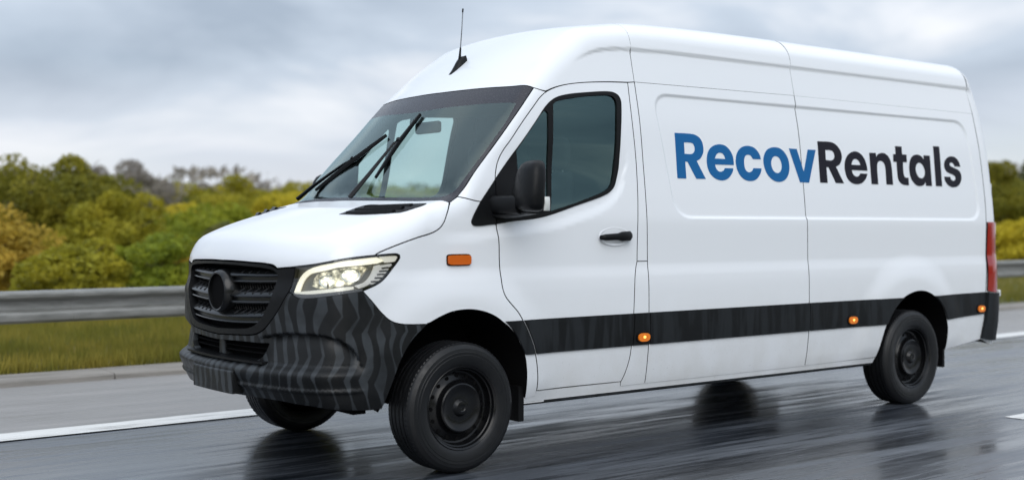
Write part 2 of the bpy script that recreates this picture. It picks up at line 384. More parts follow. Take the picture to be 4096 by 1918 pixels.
def curve(pts, step=.02):
    """smooth line through the points (Catmull-Rom), resampled"""
    P = np.array(pts, float)
    if len(P) == 2:
        n = max(1, int(np.linalg.norm(P[1]-P[0])/step)); return P[0]+(P[1]-P[0])*np.linspace(0, 1, n+1)[:, None]
    Q = np.vstack([2*P[0]-P[1], P, 2*P[-1]-P[-2]]); out = [P[0][None]]
    for i in range(1, len(Q)-2):
        p0, p1, p2, p3 = Q[i-1:i+3]; n = max(1, int(np.ceil(np.linalg.norm(p2-p1)/step)))
        t0, t1 = 0, max(np.linalg.norm(p1-p0), 1e-6)**.5; t2 = t1+max(np.linalg.norm(p2-p1), 1e-6)**.5; t3 = t2+max(np.linalg.norm(p3-p2), 1e-6)**.5
        t = np.linspace(t1, t2, n+1)[1:, None]
        A1 = (t1-t)/(t1-t0)*p0+(t-t0)/(t1-t0)*p1; A2 = (t2-t)/(t2-t1)*p1+(t-t1)/(t2-t1)*p2; A3 = (t3-t)/(t3-t2)*p2+(t-t2)/(t3-t2)*p3
        B1 = (t2-t)/(t2-t0)*A1+(t-t0)/(t2-t0)*A2; B2 = (t3-t)/(t3-t1)*A2+(t-t1)/(t3-t1)*A3
        out.append((t2-t)/(t2-t1)*B1+(t-t1)/(t2-t1)*B2)
    return np.vstack(out)
def xz(pts): return [(p[0], -.97, p[1]) for p in pts]
def loop(*segs, step=.02):
    """closed outline from smooth pieces that meet in corners; pieces may be (x, z) or (x, y, z)"""
    out = []
    for i, s in enumerate(segs):
        s = xz(s) if len(s[0]) == 2 else s
        nxt = segs[(i+1) % len(segs)]; nxt = xz(nxt) if len(nxt[0]) == 2 else nxt
        c = curve(s, step)
        out.append(c)
        gap = np.linalg.norm(np.array(nxt[0])-c[-1])
        if gap > step: out.append(curve([c[-1], nxt[0]], step)[1:-1])
    P = np.vstack([q for q in out if len(q)])
    keep = np.linalg.norm(P-np.roll(P, 1, 0), axis=1) > step*.15
    return P[keep]
def half(*segs, step=.02):
    """outline symmetric about y = 0: give the left half (y < 0) from the middle round to the middle"""
    P = []
    for s in segs:
        c = curve(s, step); P.append(c)
        if len(P) > 1 and np.linalg.norm(P[-2][-1]-c[0]) > step: P.insert(-1, curve([P[-2][-1], c[0]], step)[1:-1])
    P = np.vstack([q for q in P if len(q)]); P = P[np.r_[True, np.linalg.norm(np.diff(P, axis=0), axis=1) > step*.15]]
    M = P[::-1].copy(); M[:, 1] *= -1
    P = np.vstack([P, M]); keep = np.linalg.norm(P-np.roll(P, 1, 0), axis=1) > step*.15
    return P[keep]
def area2(uv): x, y = uv.T; return np.sum(x*np.roll(y, -1)-np.roll(x, -1)*y)
def inset(uv, g):
    sgn = np.sign(area2(uv)); g = np.broadcast_to(g, len(uv))
    a = uv-np.roll(uv, 1, 0); b = np.roll(uv, -1, 0)-uv
    na = np.stack([-a[:, 1], a[:, 0]], 1); nb = np.stack([-b[:, 1], b[:, 0]], 1)
    na /= np.maximum(np.linalg.norm(na, axis=1, keepdims=True), 1e-9); nb /= np.maximum(np.linalg.norm(nb, axis=1, keepdims=True), 1e-9)
    n = na+nb; l = np.maximum(np.linalg.norm(n, axis=1, keepdims=True), .5); n = n/l; c = np.clip(np.sum(n*na, 1), .5, 1)
    return uv+n*(sgn*g/c)[:, None]
def inside(q, poly):
    r = np.zeros(len(q), bool); x, y = q.T
    for (ax, ay), (bx, by) in zip(poly, np.roll(poly, -1, 0)):
        if ay == by: continue
        c = ((ay > y) != (by > y)) & (x < (bx-ax)*(y-ay)/(by-ay)+ax); r ^= c
    return r
def panel(name, loops, mats, parent, chart=None, fn=F, off=0., th=.02, res=.045, gap=0., mirror=False, fine=None):
    """a piece of the body skin: outline(s) laid on the surface, meshed and given thickness"""
    chart = chart or Ortho(-1)
    UV = []
    for i, P in enumerate(loops):
        uv = chart.uv(P)
        if gap: uv = inset(uv, gap/chart.rad(P)*(1 if i == 0 else -1))
        UV.append(uv)
    rs = res/np.mean(chart.rad(loops[0]))
    lo, hi = UV[0].min(0), UV[0].max(0)
    gx, gy = np.meshgrid(np.arange(lo[0]+rs*.5, hi[0], rs), np.arange(lo[1]+rs*.5, hi[1], rs))
    gx[1::2] += rs*.5
    q = np.stack([gx.ravel(), gy.ravel()], 1); ok = inside(q, UV[0])
    for h in UV[1:]: ok &= ~inside(q, h)
    q = q[ok]; allb = np.vstack(UV)
    if fine:
        r2 = rs/fine; fx, fy = np.meshgrid(np.arange(lo[0], hi[0], r2), np.arange(lo[1], hi[1], r2)); fx[1::2] += r2*.5
        p = np.stack([fx.ravel(), fy.ravel()], 1); p = p[inside(p, UV[0])]
        for h in UV[1:]: p = p[~inside(p, h)]
        near_d = (lambda u: has_detail(np.stack([u[:, 0], 0*u[:, 0], u[:, 1]], 1))) if isinstance(chart, Ortho) else (lambda u: has_detail(solve(fn, chart, u, 11)))
        p = p[near_d(p)]; q = q[~near_d(q)]
        q = np.vstack([q, p])
    if len(q):
        near = np.full(len(q), 1e9)
        for c in range(0, len(allb), 200): near = np.minimum(near, np.min(np.linalg.norm(q[:, None]-allb[None, c:c+200], axis=2), 1))
        q = q[near > (rs*.35 if not fine else rs*.35/fine)]
    vs = [Vector(v) for v in np.vstack([allb, q])]; ed = []; k = 0
    for h in UV: n = len(h); ed += [(k+i, k+(i+1) % n) for i in range(n)]; k += n
    rv, _, rf, _, _, _ = delaunay_2d_cdt(vs, ed, [], 0, 1e-6)
    uv = np.array([tuple(v) for v in rv]); tri = np.array([f for f in rf if len(f) == 3])
    cen = uv[tri].mean(1); ok = inside(cen, UV[0])
    for h in UV[1:]: ok &= ~inside(cen, h)
    tri = tri[ok]; used = np.unique(tri); re = -np.ones(len(uv), int); re[used] = np.arange(len(used)); tri = re[tri]; uv = uv[used]
    S = solve(fn, chart, uv); N = grad(fn, S); P = S+N*off
    fnm = np.cross(P[tri[:, 1]]-P[tri[:, 0]], P[tri[:, 2]]-P[tri[:, 0]]); fl = np.sum(fnm*N[tri].mean(1), 1) < 0
    tri[fl] = tri[fl][:, ::-1]
    n = len(P); I = P-N*th
    V = np.vstack([P, I]); faces = [tuple(t) for t in tri]; mi = [0]*len(tri); ln = [N[i] for t in tri for i in t]
    if th > 0:
        faces += [tuple(t[::-1]+n) for t in tri]; mi += [2]*len(tri); ln += [-N[i] for t in tri for i in t[::-1]]
        cnt = {}
        for t in tri:
            for a, b in ((t[0], t[1]), (t[1], t[2]), (t[2], t[0])):
                kx = (min(a, b), max(a, b)); cnt[kx] = None if kx in cnt else (a, b)
        for ab in cnt.values():
            if ab:
                a, b = ab; faces.append((b, a, a+n, b+n)); mi.append(1)
                w = np.cross(V[a]-V[b], V[a+n]-V[b]); w /= max(np.linalg.norm(w), 1e-12); ln += [w]*4
    outer, rim, inner = mats if isinstance(mats, (list, tuple)) else (mats, mats, mats)
    o = mobj(name, V, faces, [outer, rim, inner], parent, mi=mi, loopn=ln)
    if mirror:
        V2 = V.copy(); V2[:, 1] *= -1; f2 = [tuple(reversed(f)) for f in faces]; l2 = []; k = 0
        for f in faces: l2 += [np.array(w)*(1, -1, 1) for w in reversed(ln[k:k+len(f)])]; k += len(f)
        mobj(name, V2, f2, [outer, rim, inner], parent, mi=mi, loopn=l2)
    return o

def snap(pts, chart):
    """move traced points onto the surface"""
    P = np.array([(p[0], -.97, p[1]) if len(p) == 2 else p for p in pts], float)
    return [tuple(q) for q in solve(F, chart, chart.uv(P))]

# ------------------------------------------------------------------ the setting
def sheet(name, x0, x1, y0, y1, z, m, nx=1, ny=1):
    xs = np.linspace(x0, x1, nx+1); ys = np.linspace(y0, y1, ny+1)
    v = [(x, y, z) for y in ys for x in xs]; f = [(j*(nx+1)+i, j*(nx+1)+i+1, (j+1)*(nx+1)+i+1, (j+1)*(nx+1)+i) for j in range(ny) for i in range(nx)]
    return tag(mobj(name, v, f, m), kind='structure')
ASPH = mat('wet_asphalt', (.03, .032, .035), .5, spec=.5, coat=1., coat_rough=.12)
ASPH.node_tree.nodes['Principled BSDF'].inputs['Coat IOR'].default_value = 1.36
t = NT(ASPH)
st1 = t.noise(t.coords('Object', (.16, 1.7, 1)), 1.6, 5, .55, .2)     # water lies in long shallow runs along the lane
st2 = t.noise(t.coords('Object', (.42, 6.5, 1)), 2.2, 6, .62)
grain = t.noise(t.coords('Object'), 140, 3, .6)
big = t.noise(t.coords('Object', (.12, .6, 1)), 1.0, 3)
wet = t.math('ADD', t.math('MULTIPLY', st1, .5), t.math('MULTIPLY', st2, .5))
t.set('Base Color', t.mix(t.ramp(wet, (.40, 0.), (.60, 1.)), (.010, .013, .018, 1), (.078, .090, .110, 1)))
t.set('Roughness', t.ramp(wet, (.38, .30), (.64, .55))); t.set('Coat Roughness', t.ramp(wet, (.40, .14), (.49, .24), (.60, .52)))
hgt = t.math('ADD', t.math('MULTIPLY', grain, .25), t.math('MULTIPLY', st2, .6))
t.bump(hgt, .30, .006)
SHOUL = mat('damp_shoulder_asphalt', (.12, .12, .12), .5)
t = NT(SHOUL); n1_ = t.noise(t.coords('Object', (.25, 2.2, 1)), 2.0, 5, .6); g_ = t.noise(t.coords('Object'), 120, 3)
t.set('Base Color', t.mix(n1_, (.18, .175, .172, 1), (.33, .32, .31, 1))); t.set('Roughness', t.ramp(n1_, (.35, .30), (.65, .60))); t.bump(g_, .5, .006)
LINE = mat('road_paint', (.72, .72, .70), .35)
t = NT(LINE); n1_ = t.noise(t.coords('Object', (.6, 8, 1)), 2.5, 5, .6); t.set('Base Color', t.ramp(n1_, (.32, (.30, .30, .29)), (.46, (.70, .70, .68)), (.7, (.80, .80, .79)))); t.bump(t.noise(t.coords('Object'), 120, 2), .3, .004)
SOIL = mat('verge_ground', (.06, .06, .02), .9)
t = NT(SOIL); n1_ = t.noise(t.coords('Object', (.35, .8, 1)), .9, 6, .6); t.set('Base Color', t.ramp(n1_, (.32, (.045, .060, .012)), (.5, (.10, .10, .022)), (.68, (.20, .15, .045))))
KERB = mat('kerb_concrete', (.30, .28, .26), .75)
t = NT(KERB); n1_ = t.noise(t.coords('Object', (.4, 3, 3)), 3, 5, .6); t.set('Base Color', t.ramp(n1_, (.3, (.16, .15, .135)), (.7, (.30, .28, .255))))
sheet('ground', -900, 900, -900, 1200, -.03, SOIL)
sheet('road', -300, 500, -9.5, 4.45, 0., ASPH, 1, 1)
sheet('road_shoulder', -300, 500, 1.93, 4.45, .004, SHOUL)
sheet('edge_line', -300, 500, 1.62, 1.93, .008, LINE)
k = 0
for i in range(-2, 8): sheet('lane_dash', 4.36+18*i, 10.36+18*i, -1.985, -1.83, .004, LINE)
sheet('edge_line', -300, 500, -5.75, -5.55, .004, LINE)
for i in range(-4, 22):
    x0 = -8+4*i
    o = MB().sweep([[(x, 4.36, -.02), (x, 4.37, .045), (x, 4.40, .06), (x, 4.78, .07), (x, 4.80, -.02)] for x in (x0+.004, x0+3.996)]).build('kerb_stone', KERB, None, bevel=.006)
    if i == -4: kerb = empty('kerb'); tag(kerb, kind='structure')
    o.parent = kerb
gv = []; gf_ = []
xs = np.linspace(-60, 160, 111); ys = np.array([4.79, 5.2, 6, 7.5, 10, 16, 30, 70])
rs = np.random.RandomState(4)
for j, y in enumerate(ys):
    for x in xs: gv.append((x, y, .045+(.03 if j else 0)*rs.rand()+.012*max(0, y-6)))
nx = len(xs)
gf_ = [(j*nx+i, j*nx+i+1, (j+1)*nx+i+1, (j+1)*nx+i) for j in range(len(ys)-1) for i in range(nx-1)]
tag(mobj('verge', gv, gf_, SOIL, smooth=True), kind='structure')

# crash barrier: W-shaped beams bolted to posts
GALV = mat('galvanised_steel', (.30, .30, .29), .5, metal=.3)
t = NT(GALV); n1_ = t.noise(t.coords('Object', (.6, 3, 3)), 6, 5, .6); t.set('Base Color', t.ramp(n1_, (.3, (.17, .172, .16)), (.7, (.30, .30, .285)))); t.set('Roughness', t.ramp(n1_, (.3, .38), (.7, .6)))
rail = empty('crash_barrier', None, (0, 5.0, 0)); tag(rail, 'grey steel crash barrier running along the verge behind the van', 'barrier')
wp = [(.083, .800), (.030, .798), (.0, .786), (-.008, .766), (-.004, .742), (.022, .722), (.083, .702), (.090, .672), (.090, .650), (.083, .625), (.012, .602), (-.006, .582), (-.008, .555), (.0, .525), (.030, .498), (.083, .495)]
wprof = wp+[(a+.004, b) for a, b in reversed(wp)]
for i in range(-3, 24):
    x0 = 4*i
    b = MB().sweep([[(x, a+(.004 if i % 2 else 0), z) for a, z in wprof] for x in (x0-.16, x0+4.0)]).build('rail_beam', GALV, rail, smooth=True, sharp=30)
    MB().box(x0+1.97, x0+2.03, .098, .20, 0.0, .78).build('rail_post', GALV, rail, bevel=.006)
    bt = MB()
    for dz in (.55, .75): bt.lathe([(.014, -.022), (.010, -.028), (.0005, -.030)], 8); 
    o = bt.build('rail_bolt', GALV, rail); o.location = (x0+2, .055, .65)


# ------------------------------------------------------------------ the van
van = empty('delivery_van')
tag(van, 'white high-roof delivery van with dark striped front bumper driving on the wet road', 'van')
WHITE = (PAINT, GAP, TRIM)
G = .0035                                    # half of a shut line
NOSE = Ball((0, 0, .8), (-1, 0, 0)); HOODC = Ball((-.25, 0, .8), (-.35, 0, 1)); SCREEN = Ball((1.0, 0, 1.3), (-.6, 0, .6))
CAP = Ball((1.2, 0, 1.6), (-.3, 0, 1)); TAIL = Ball((4.7, 0, 1.5), (1, 0, 0)); ROOF = Cyl(1.9)

# shut lines, traced once and shared by the panels on both sides of them
s_hood = [(-.541, -.947, 1.244), (-.518, -.946, 1.257), (-.468, -.948, 1.276), (-.386, -.952, 1.304), (-.277, -.963, 1.338), (-.171, -.963, 1.367), (-.124, -.956, 1.391), (-.096, -.956, 1.421), (-.066, -.94, 1.476), (-.030, -.93, 1.538)]
s_lamp_top = [(-.926, -.563, 1.17), (-.885, -.695, 1.182), (-.809, -.828, 1.20), (-.698, -.915, 1.224), (-.541, -.947, 1.244)]
s_lamp_back = [(-.541, -.947, 1.244), (-.429, -.964, 1.251), (-.403, -.968, 1.250), (-.388, -.971, 1.244), (-.386, -.974, 1.23), (-.399, -.975, 1.21), (-.436, -.975, 1.169), (-.474, -.973, 1.129), (-.512, -.969, 1.099), (-.55, -.966, 1.08), (-.595, -.963, 1.064), (-.625, -.961, 1.053)]
s_lamp_low = [(-.625, -.961, 1.053), (-.68, -.954, 1.045), (-.782, -.90, 1.029), (-.849, -.818, 1.016), (-.884, -.751, 1.014), (-.90, -.71, 1.028), (-.911, -.675, 1.045)]
s_lamp_in = [(-.911, -.675, 1.045), (-.899, -.683, 1.082), (-.89, -.69, 1.123), (-.885, -.697, 1.177)]
s_bumper = [(-.625, 1.053), (-.564, .989), (-.505, .923), (-.459, .885), (-.399, .866), (-.235, .857)]
s_arch_f = [(-.235, .857), (-.146, .895), (-.066, .920), (.051, .928), (.146, .914), (.23, .884), (.291, .846), (.364, .788), (.415, .716), (.456, .643), (.479, .55), (.489, .457), (.50, .372)]
s_arch_b = [(-.235, -1.0, .857), (-.328, -1.0, .776), (-.402, -1.0, .668), (-.448, -.98, .54), (-.50, -.96, .40)]
s_door_f = [(.578, .418), (.570, .50), (.558, .569), (.54, .64), (.519, .70), (.481, .781), (.441, .852), (.406, .902), (.359, .948), (.319, .993), (.303, 1.037), (.297, 1.119), (.293, 1.2), (.292, 1.291), (.287, 1.358), (.283, 1.417), (.286, 1.484), (.292, 1.55)]
s_door_u = [(.292, 1.55), (.297, 1.62), (.305, 1.69), (.325, 1.762), (.35, 1.812), (.387, 1.863), (.435, 1.915), (.53, 2.024), (.638, 2.137), (.697, 2.195), (.746, 2.229), (.799, 2.253), (.88, 2.279), (1.019, 2.305), (1.229, 2.326), (1.442, 2.338)]
s_door_r = [(1.442, 2.338), (1.435, 2.114), (1.441, 1.815), (1.433, 1.601), (1.418, 1.387), (1.410, 1.18)]
s_door_r2 = [(1.410, 1.18), (1.396, 1.136), (1.383, 1.083), (1.367, .85), (1.350, .634), (1.339, .554), (1.313, .47), (1.286, .416)]
XB, XC = 1.503, 3.139
s_rear = [(5.462, .45), (5.49, .67), (5.505, .859), (5.53, 1.225), (5.54, 1.45), (5.545, 1.541), (5.545, 1.829), (5.535, 2.059), (5.524, 2.373)]
s_arch_r = [(3.985, .395), (4.02, .53), (4.064, .643), (4.133, .737), (4.217, .806), (4.317, .859), (4.432, .888), (4.518, .894), (4.603, .883), (4.689, .855), (4.774, .802), (4.848, .723), (4.891, .645), (4.918, .567), (4.925, .481), (4.935, .397)]
ws_right = [(.665, -.847, 2.250), (.580, -.865, 2.160), (.405, -.886, 1.969), (.270, -.900, 1.824), (.153, -.918, 1.701), (.078, -.921, 1.615), (.036, -.929, 1.574), (-.030, -.930, 1.538)]
ws_top = [(.463, 0, 2.266), (.467, -.167, 2.265), (.489, -.35, 2.266), (.535, -.55, 2.266), (.591, -.73, 2.264), (.640, -.822, 2.262), (.665, -.847, 2.250)]
ws_low = [(-.030, -.930, 1.538), (-.09, -.82, 1.546), (-.150, -.732, 1.548), (-.227, -.403, 1.555), (-.258, 0, 1.558)]
hood_front = [(-.985, 0, 1.202), (-.969, -.32, 1.20), (-.944, -.483, 1.194), (-.933, -.54, 1.186), (-.926, -.563, 1.17)]

_o = Ortho(-1)
s_hood = snap(s_hood, _o); s_lamp_back = snap(s_lamp_back, _o); ws_right = snap(ws_right, _o)
s_lamp_top = snap(s_lamp_top[:-1], NOSE)+[s_hood[0]]; s_lamp_low = [s_lamp_back[-1]]+snap(s_lamp_low[1:], NOSE); s_lamp_in = snap(s_lamp_in, NOSE)
s_arch_b = [(-.235, -float(half_width(-.235, .857)), .857)]+snap(s_arch_b[1:], NOSE)
hood_front = snap(hood_front[:-1], NOSE)+[s_lamp_top[0]]
ws_top = snap(ws_top[:-1], SCREEN)+[ws_right[0]]; ws_low = [ws_right[-1]]+snap(ws_low[1:], SCREEN)

# bonnet with its two air vents
hood = panel('bonnet', [half(hood_front, s_lamp_top, s_hood, ws_low)], WHITE, van, HOODC, res=.04, gap=G, th=.025)
vent_l = loop([(-.506, -.514, 1.471), (-.329, -.492, 1.523)], [(-.329, -.492, 1.523), (-.30, -.511, 1.529), (-.266, -.676, 1.526), (-.165, -.835, 1.522), (-.148, -.858, 1.517)], [(-.148, -.858, 1.517), (-.184, -.866, 1.503), (-.294, -.852, 1.470), (-.336, -.831, 1.465), (-.445, -.682, 1.467), (-.506, -.514, 1.471)], step=.012)
for sgn in (1, -1):
    q = vent_l.copy(); q[:, 1] *= sgn
    v = panel('bonnet_vent', [q], BLACK, van, HOODC, off=.002, th=.006, res=.03)
    for (u0, u1, w) in ((.10, .93, .10), (.38, .97, .42), (.64, .98, .74)):
        # slats run across the vent, one behind the other
        A = np.array([-.506, -.514, 1.471])*(1-w)+np.array([-.329, -.492, 1.523])*w; B = np.array([-.34, -.835, 1.465])*(1-w)+np.array([-.17, -.845, 1.515])*w
        line = curve([A+(B-A)*(.10+.06*w), A+(B-A)*.5+np.array([-.02*(1-w), 0, 0]), A+(B-A)*.93], .03); line[:, 1] *= sgn
        S = solve(F, HOODC, HOODC.uv(line)); N = grad(F, S)
        sec = [[S[i]+N[i]*.003+np.array([-.014, 0, -.006]), S[i]+N[i]*.013+np.array([-.004, 0, 0]), S[i]+N[i]*.010+np.array([.012, 0, .004]), S[i]+N[i]*.001+np.array([.014, 0, .005])] for i in range(len(S))]
        MB().sweep(sec).build('slat', BLACK, v)

# front wings, A-pillars, doors, side panels (left built, right mirrored)
p_low = [(.292, 1.55), (.163, 1.548), (.036, 1.574)]
panel('front_wing', [loop(s_hood[::-1], s_lamp_back, snap(s_bumper, _o), s_arch_f, [(.50, .372), (.578, .385)], s_door_f, p_low, [(.036, 1.574), s_hood[-1][::2]])], WHITE, van, gap=G, mirror=True, res=.03)
panel('door_pillar', [loop(s_door_u[:11], [(.746, 2.229), (.70, 2.24), (.665, 2.250)], [(p[0], p[2]) for p in ws_right[:-1]], p_low[::-1], step=.015)], WHITE, van, gap=G*.8, mirror=True, res=.025)
win_hole = loop([(.452, 1.492), (.452, 1.82)], [(.452, 1.82), (.60, 1.99), (.715, 2.12), (.78, 2.175), (.864, 2.197), (1.0, 2.222), (1.142, 2.24), (1.25, 2.25), (1.302, 2.24), (1.322, 2.204), (1.310, 2.1), (1.283, 1.9), (1.264, 1.8), (1.242, 1.70), (1.214, 1.648), (1.158, 1.613), (.995, 1.560), (.72, 1.48), (.60, 1.455), (.452, 1.44)])
door_l = loop(s_door_f, s_door_u, s_door_r, s_door_r2, [(1.286, .416), (.892, .418), (.578, .418)])
panel('cab_door', [door_l, win_hole], WHITE, van, gap=G, mirror=True, th=.04, res=.022)
panel('centre_pillar', [loop([(1.410, 1.18), (XB, 1.18)], [(XB, 1.18), (XB, 2.345)], [(XB, 2.345), (1.442, 2.338)], s_door_r)], WHITE, van, gap=G*.8, mirror=True)
panel('lower_pillar', [loop([(XB, .385), (XB, 1.18)], [(XB, 1.18), (1.410, 1.18)], s_door_r2, [(1.286, .416), (1.286, .385)], [(1.286, .385), (XB, .385)])], WHITE, van, gap=G*.8, mirror=True)
panel('sliding_door', [loop([(XB, .385), (XC, .385)], [(XC, .385), (XC, 2.3695)], [(XC, 2.3695), (XB, 2.3475)], [(XB, 2.3475), (XB, .385)])], WHITE, van, gap=G, mirror=True, res=.034, fine=4)
panel('rear_side_panel', [loop([(XC, .385), (3.985, .395)], s_arch_r, [(4.935, .397), (5.462, .45)], s_rear, [(5.524, 2.3755), (XC, 2.3695)], [(XC, 2.3695), (XC, .385)])], WHITE, van, gap=G, mirror=True, res=.034, fine=4)
panel('sill', [loop([(.50, .352), (3.97, .352)], [(3.97, .352), (3.985, .391)], [(3.985, .391), (1.286, .391)], [(1.286, .4125), (.578, .4125)], [(.578, .389), (.50, .376)])], (PAINT, PAINT, GAP), van, mirror=True, res=.05, off=-.0025)

for s in (-1, 1): MB().box(.50, 3.97, min(s*.90, s*.952), max(s*.90, s*.952), .332, .3515).build('sill_shade_strip', CLAD, van, bevel=.006)  # black strip added to stand in for the shade line under the sill
# roof
panel('cab_roof', [half(ws_top, [(.665, -.847, 2.250), (.70, -.86, 2.24), (.746, -.863, 2.229)], [(p[0], -.864, p[1]) for p in s_door_u[10:]], [(1.442, -.864, 2.338), (XB, -.864, 2.345)], [(XB, -.86, 2.345), (XB, -.83, 2.50), (XB, -.79, 2.66), (XB, -.60, 2.77), (XB, -.3, 2.80), (XB, 0, 2.81)])], WHITE, van, CAP, gap=G, res=.032, fine=4)
for x0, x1 in ((XB, XC), (XC, 5.49)):
    z0, z1 = (2.345, 2.367) if x1 < 5 else (2.367, 2.373)
    xe = x1+.035 if x1 > 5 else x1
    panel('roof_panel', [half([(x0, 0, 2.82), (x0, -.6, 2.78), (x0, -.78, 2.66), (x0, -.862, z0)], [(x0, -.862, z0), (xe, -.86, z1)], [(xe, -.86, z1), (x1, -.80, 2.64), (x1-.008, -.74, 2.75), (x1-.01, -.4, 2.83), (x1-.01, 0, 2.84)], step=.03)], WHITE, van, ROOF, gap=G*.5, res=.034, fine=4)
# tail: corner posts and rear doors as one closed rear end, lamps and bumper on it
panel('rear_end', [half([(5.70, 0, .47), (5.70, -.80, .47), (5.462, -.98, .455)], [(p[0], -SIDE(p[1]), p[1]) for p in s_rear], [(5.524, -.857, 2.373), (5.488, -.80, 2.645), (5.478, -.742, 2.755), (5.475, -.4, 2.83), (5.475, 0, 2.845)])], WHITE, van, TAIL, gap=G, res=.05)
for sgn in (1, -1):
    def sy(P): Q = P.copy(); Q[:, 1] *= sgn; return Q
    lamp = panel('tail_lamp', [sy(loop([(5.548, -.984, 1.445), (5.538, -.997, 1.225), (5.516, -1.0, .866)], [(5.516, -1.0, .866), (5.75, -.93, .866)], [(5.75, -.93, .866), (5.76, -.9, 1.22), (5.745, -.88, 1.445)]))], (RED, BLACK, BLACK), van, TAIL, off=.012, th=.014, res=.04)
panel('rear_bumper', [half([(5.80, 0, .855), (5.80, -.7, .855), (5.72, -.93, .855), (5.508, -1.0, .855)], [(5.508, -1.0, .855), (5.49, -.995, .66), (5.464, -.98, .462)], [(5.464, -.98, .462), (5.70, -.9, .47), (5.75, -.6, .47), (5.75, 0, .47)])], CLAD, van, TAIL, off=.028, th=.03, res=.05)
for s in (-1, 1):
    MB().box(5.795, 5.83, s*.93-.03, s*.93+.03, .80, .86).build('bumper_reflector', CLEAR, van, bevel=.01)
    MB().box(5.76, 5.80, s*.87-.012, s*.87+.025, 1.70, 1.78).build('door_hinge', PALE, van, bevel=.006)

# black side cladding
CL = dict(off=.011, th=.012, gap=.004, mirror=True, res=.05)
panel('side_cladding', [loop([(.300, .853), (.441, .853)], [(.441, .852), (.481, .781), (.519, .70), (.54, .642)], [(.54, .642), (.457, .642)], [(.457, .642), (.415, .716), (.364, .788), (.300, .853)])], CLAD, van, **CL)
panel('side_cladding', [loop([(.444, .853), (1.367, .853)], [(1.367, .853), (1.352, .641)], [(1.352, .641), (.543, .641)], [(.543, .641), (.522, .70), (.484, .781), (.444, .853)])], CLAD, van, **CL)
panel('side_cladding', [loop([(1.369, .853), (XB, .853)], [(XB, .853), (XB+.006, .641)], [(XB+.006, .641), (1.354, .641)], [(1.354, .641), (1.369, .853)])], CLAD, van, **CL)
panel('side_cladding', [loop([(XB+.002, .853), (XC, .853)], [(XC, .853), (XC, .643)], [(XC, .643), (XB+.008, .641)], [(XB+.008, .641), (XB+.002, .853)])], CLAD, van, **CL)
panel('side_cladding', [loop([(XC, .853), (4.30, .851)], [(4.30, .851), (4.217, .806), (4.133, .737), (4.066, .645)], [(4.066, .645), (XC, .643)], [(XC, .643), (XC, .853)])], CLAD, van, **CL)
panel('side_cladding', [loop([(4.70, .851), (5.503, .857)], [(5.503, .857), (5.488, .668)], [(5.488, .668), (4.893, .645)], [(4.893, .645), (4.848, .723), (4.774, .802), (4.70, .851)])], CLAD, van, **CL)

# side marker lamps, indicator, door handle
def oval(cx, cz, rx, rz, n=20, p=2.6):
    return np.array([(cx+rx*np.sign(math.cos(t))*abs(math.cos(t))**(2/p), -.99, cz+rz*np.sign(math.sin(t))*abs(math.sin(t))**(2/p)) for t in np.linspace(0, 2*math.pi, n, endpoint=False)])
for cx, cz in ((1.440, .695), (3.637, .702), (5.407, .716)):
    panel('marker_lamp_base', [oval(cx, cz, .060, .036)], BLACK, van, off=.018, th=.012, res=.03, mirror=True)
    panel('marker_lamp', [oval(cx, cz, .050, .027)], AMBER, van, off=.028, th=.012, res=.02, mirror=True)
    panel('marker_bulb', [oval(cx, cz+.002, .012, .009, 12, 2)], HOT, van, off=.0295, th=.003, res=.02, mirror=True)
panel('indicator_base', [oval(.003, 1.211, .084, .034, 28, 6)], (GAP, GAP, GAP), van, off=.004, th=.006, res=.03, mirror=True)
panel('indicator', [oval(.003, 1.211, .078, .028, 28, 6)], AMBER_OFF, van, off=.018, th=.016, res=.03, mirror=True)
for sgn in (-1, 1):
    hx, hy, hz = 1.21, sgn*.988, 1.337
    cup = MB(); n = 28
    sec = []
    for r, dpt in ((1.0, .002), (.93, .005), (.85, .002), (.75, -.0)):
        sec.append([(hx+.005+.142*r*math.cos(2*math.pi*k/n), hy+sgn*(dpt-.001-.015*math.sin(2*math.pi*k/n)*.3), hz+.002+.06*r*math.sin(2*math.pi*k/n)) for k in range(n)])
    cup.sweep(sec, cap=False).build('handle_cup', PAINT, van, smooth=True)
    h = MB()
    prof = [(0, .014), (.10, .020), (.5, .022), (.62, .030), (.9, .031), (1.0, .018)]
    sec = []
    for u, r in prof:
        x = 1.078+.265*u; o = .034 if 0.02 < u < .98 else .018
        zc = hz-.003+.01*u
        sec.append([(x, hy+sgn*(o+.012*math.cos(2*math.pi*k/12)), zc+r*math.sin(2*math.pi*k/12)) for k in range(12)])
    h.sweep(sec).build('door_handle', BLACK, van, smooth=True, sharp=60)

# door window: black frame, fixed quarter light, main pane, seal
win_out = [(.283, 1.414), (.421, 1.432), (.581, 1.45), (.68, 1.468), (.781, 1.494), (.919, 1.531), (1.133, 1.59), (1.20, 1.618), (1.243, 1.655), (1.266, 1.704), (1.289, 1.778), (1.298, 1.84), (1.324, 2.001), (1.352, 2.164), (1.356, 2.213), (1.342, 2.244), (1.303, 2.263), (1.253, 2.267), (1.076, 2.25), (.904, 2.225), (.814, 2.20), (.757, 2.166), (.712, 2.127), (.653, 2.061), (.581, 1.981), (.477, 1.869), (.302, 1.684)]
main_pane = loop([(.701, 1.495), (.745, 1.793), (.786, 2.150)], [(.786, 2.150), (.817, 2.172), (.864, 2.184), (1.002, 2.211), (1.142, 2.23), (1.248, 2.238), (1.289, 2.23), (1.309, 2.204), (1.298, 2.106), (1.268, 1.892), (1.253, 1.809), (1.23, 1.703), (1.204, 1.655), (1.151, 1.625), (.992, 1.573), (.701, 1.495)])
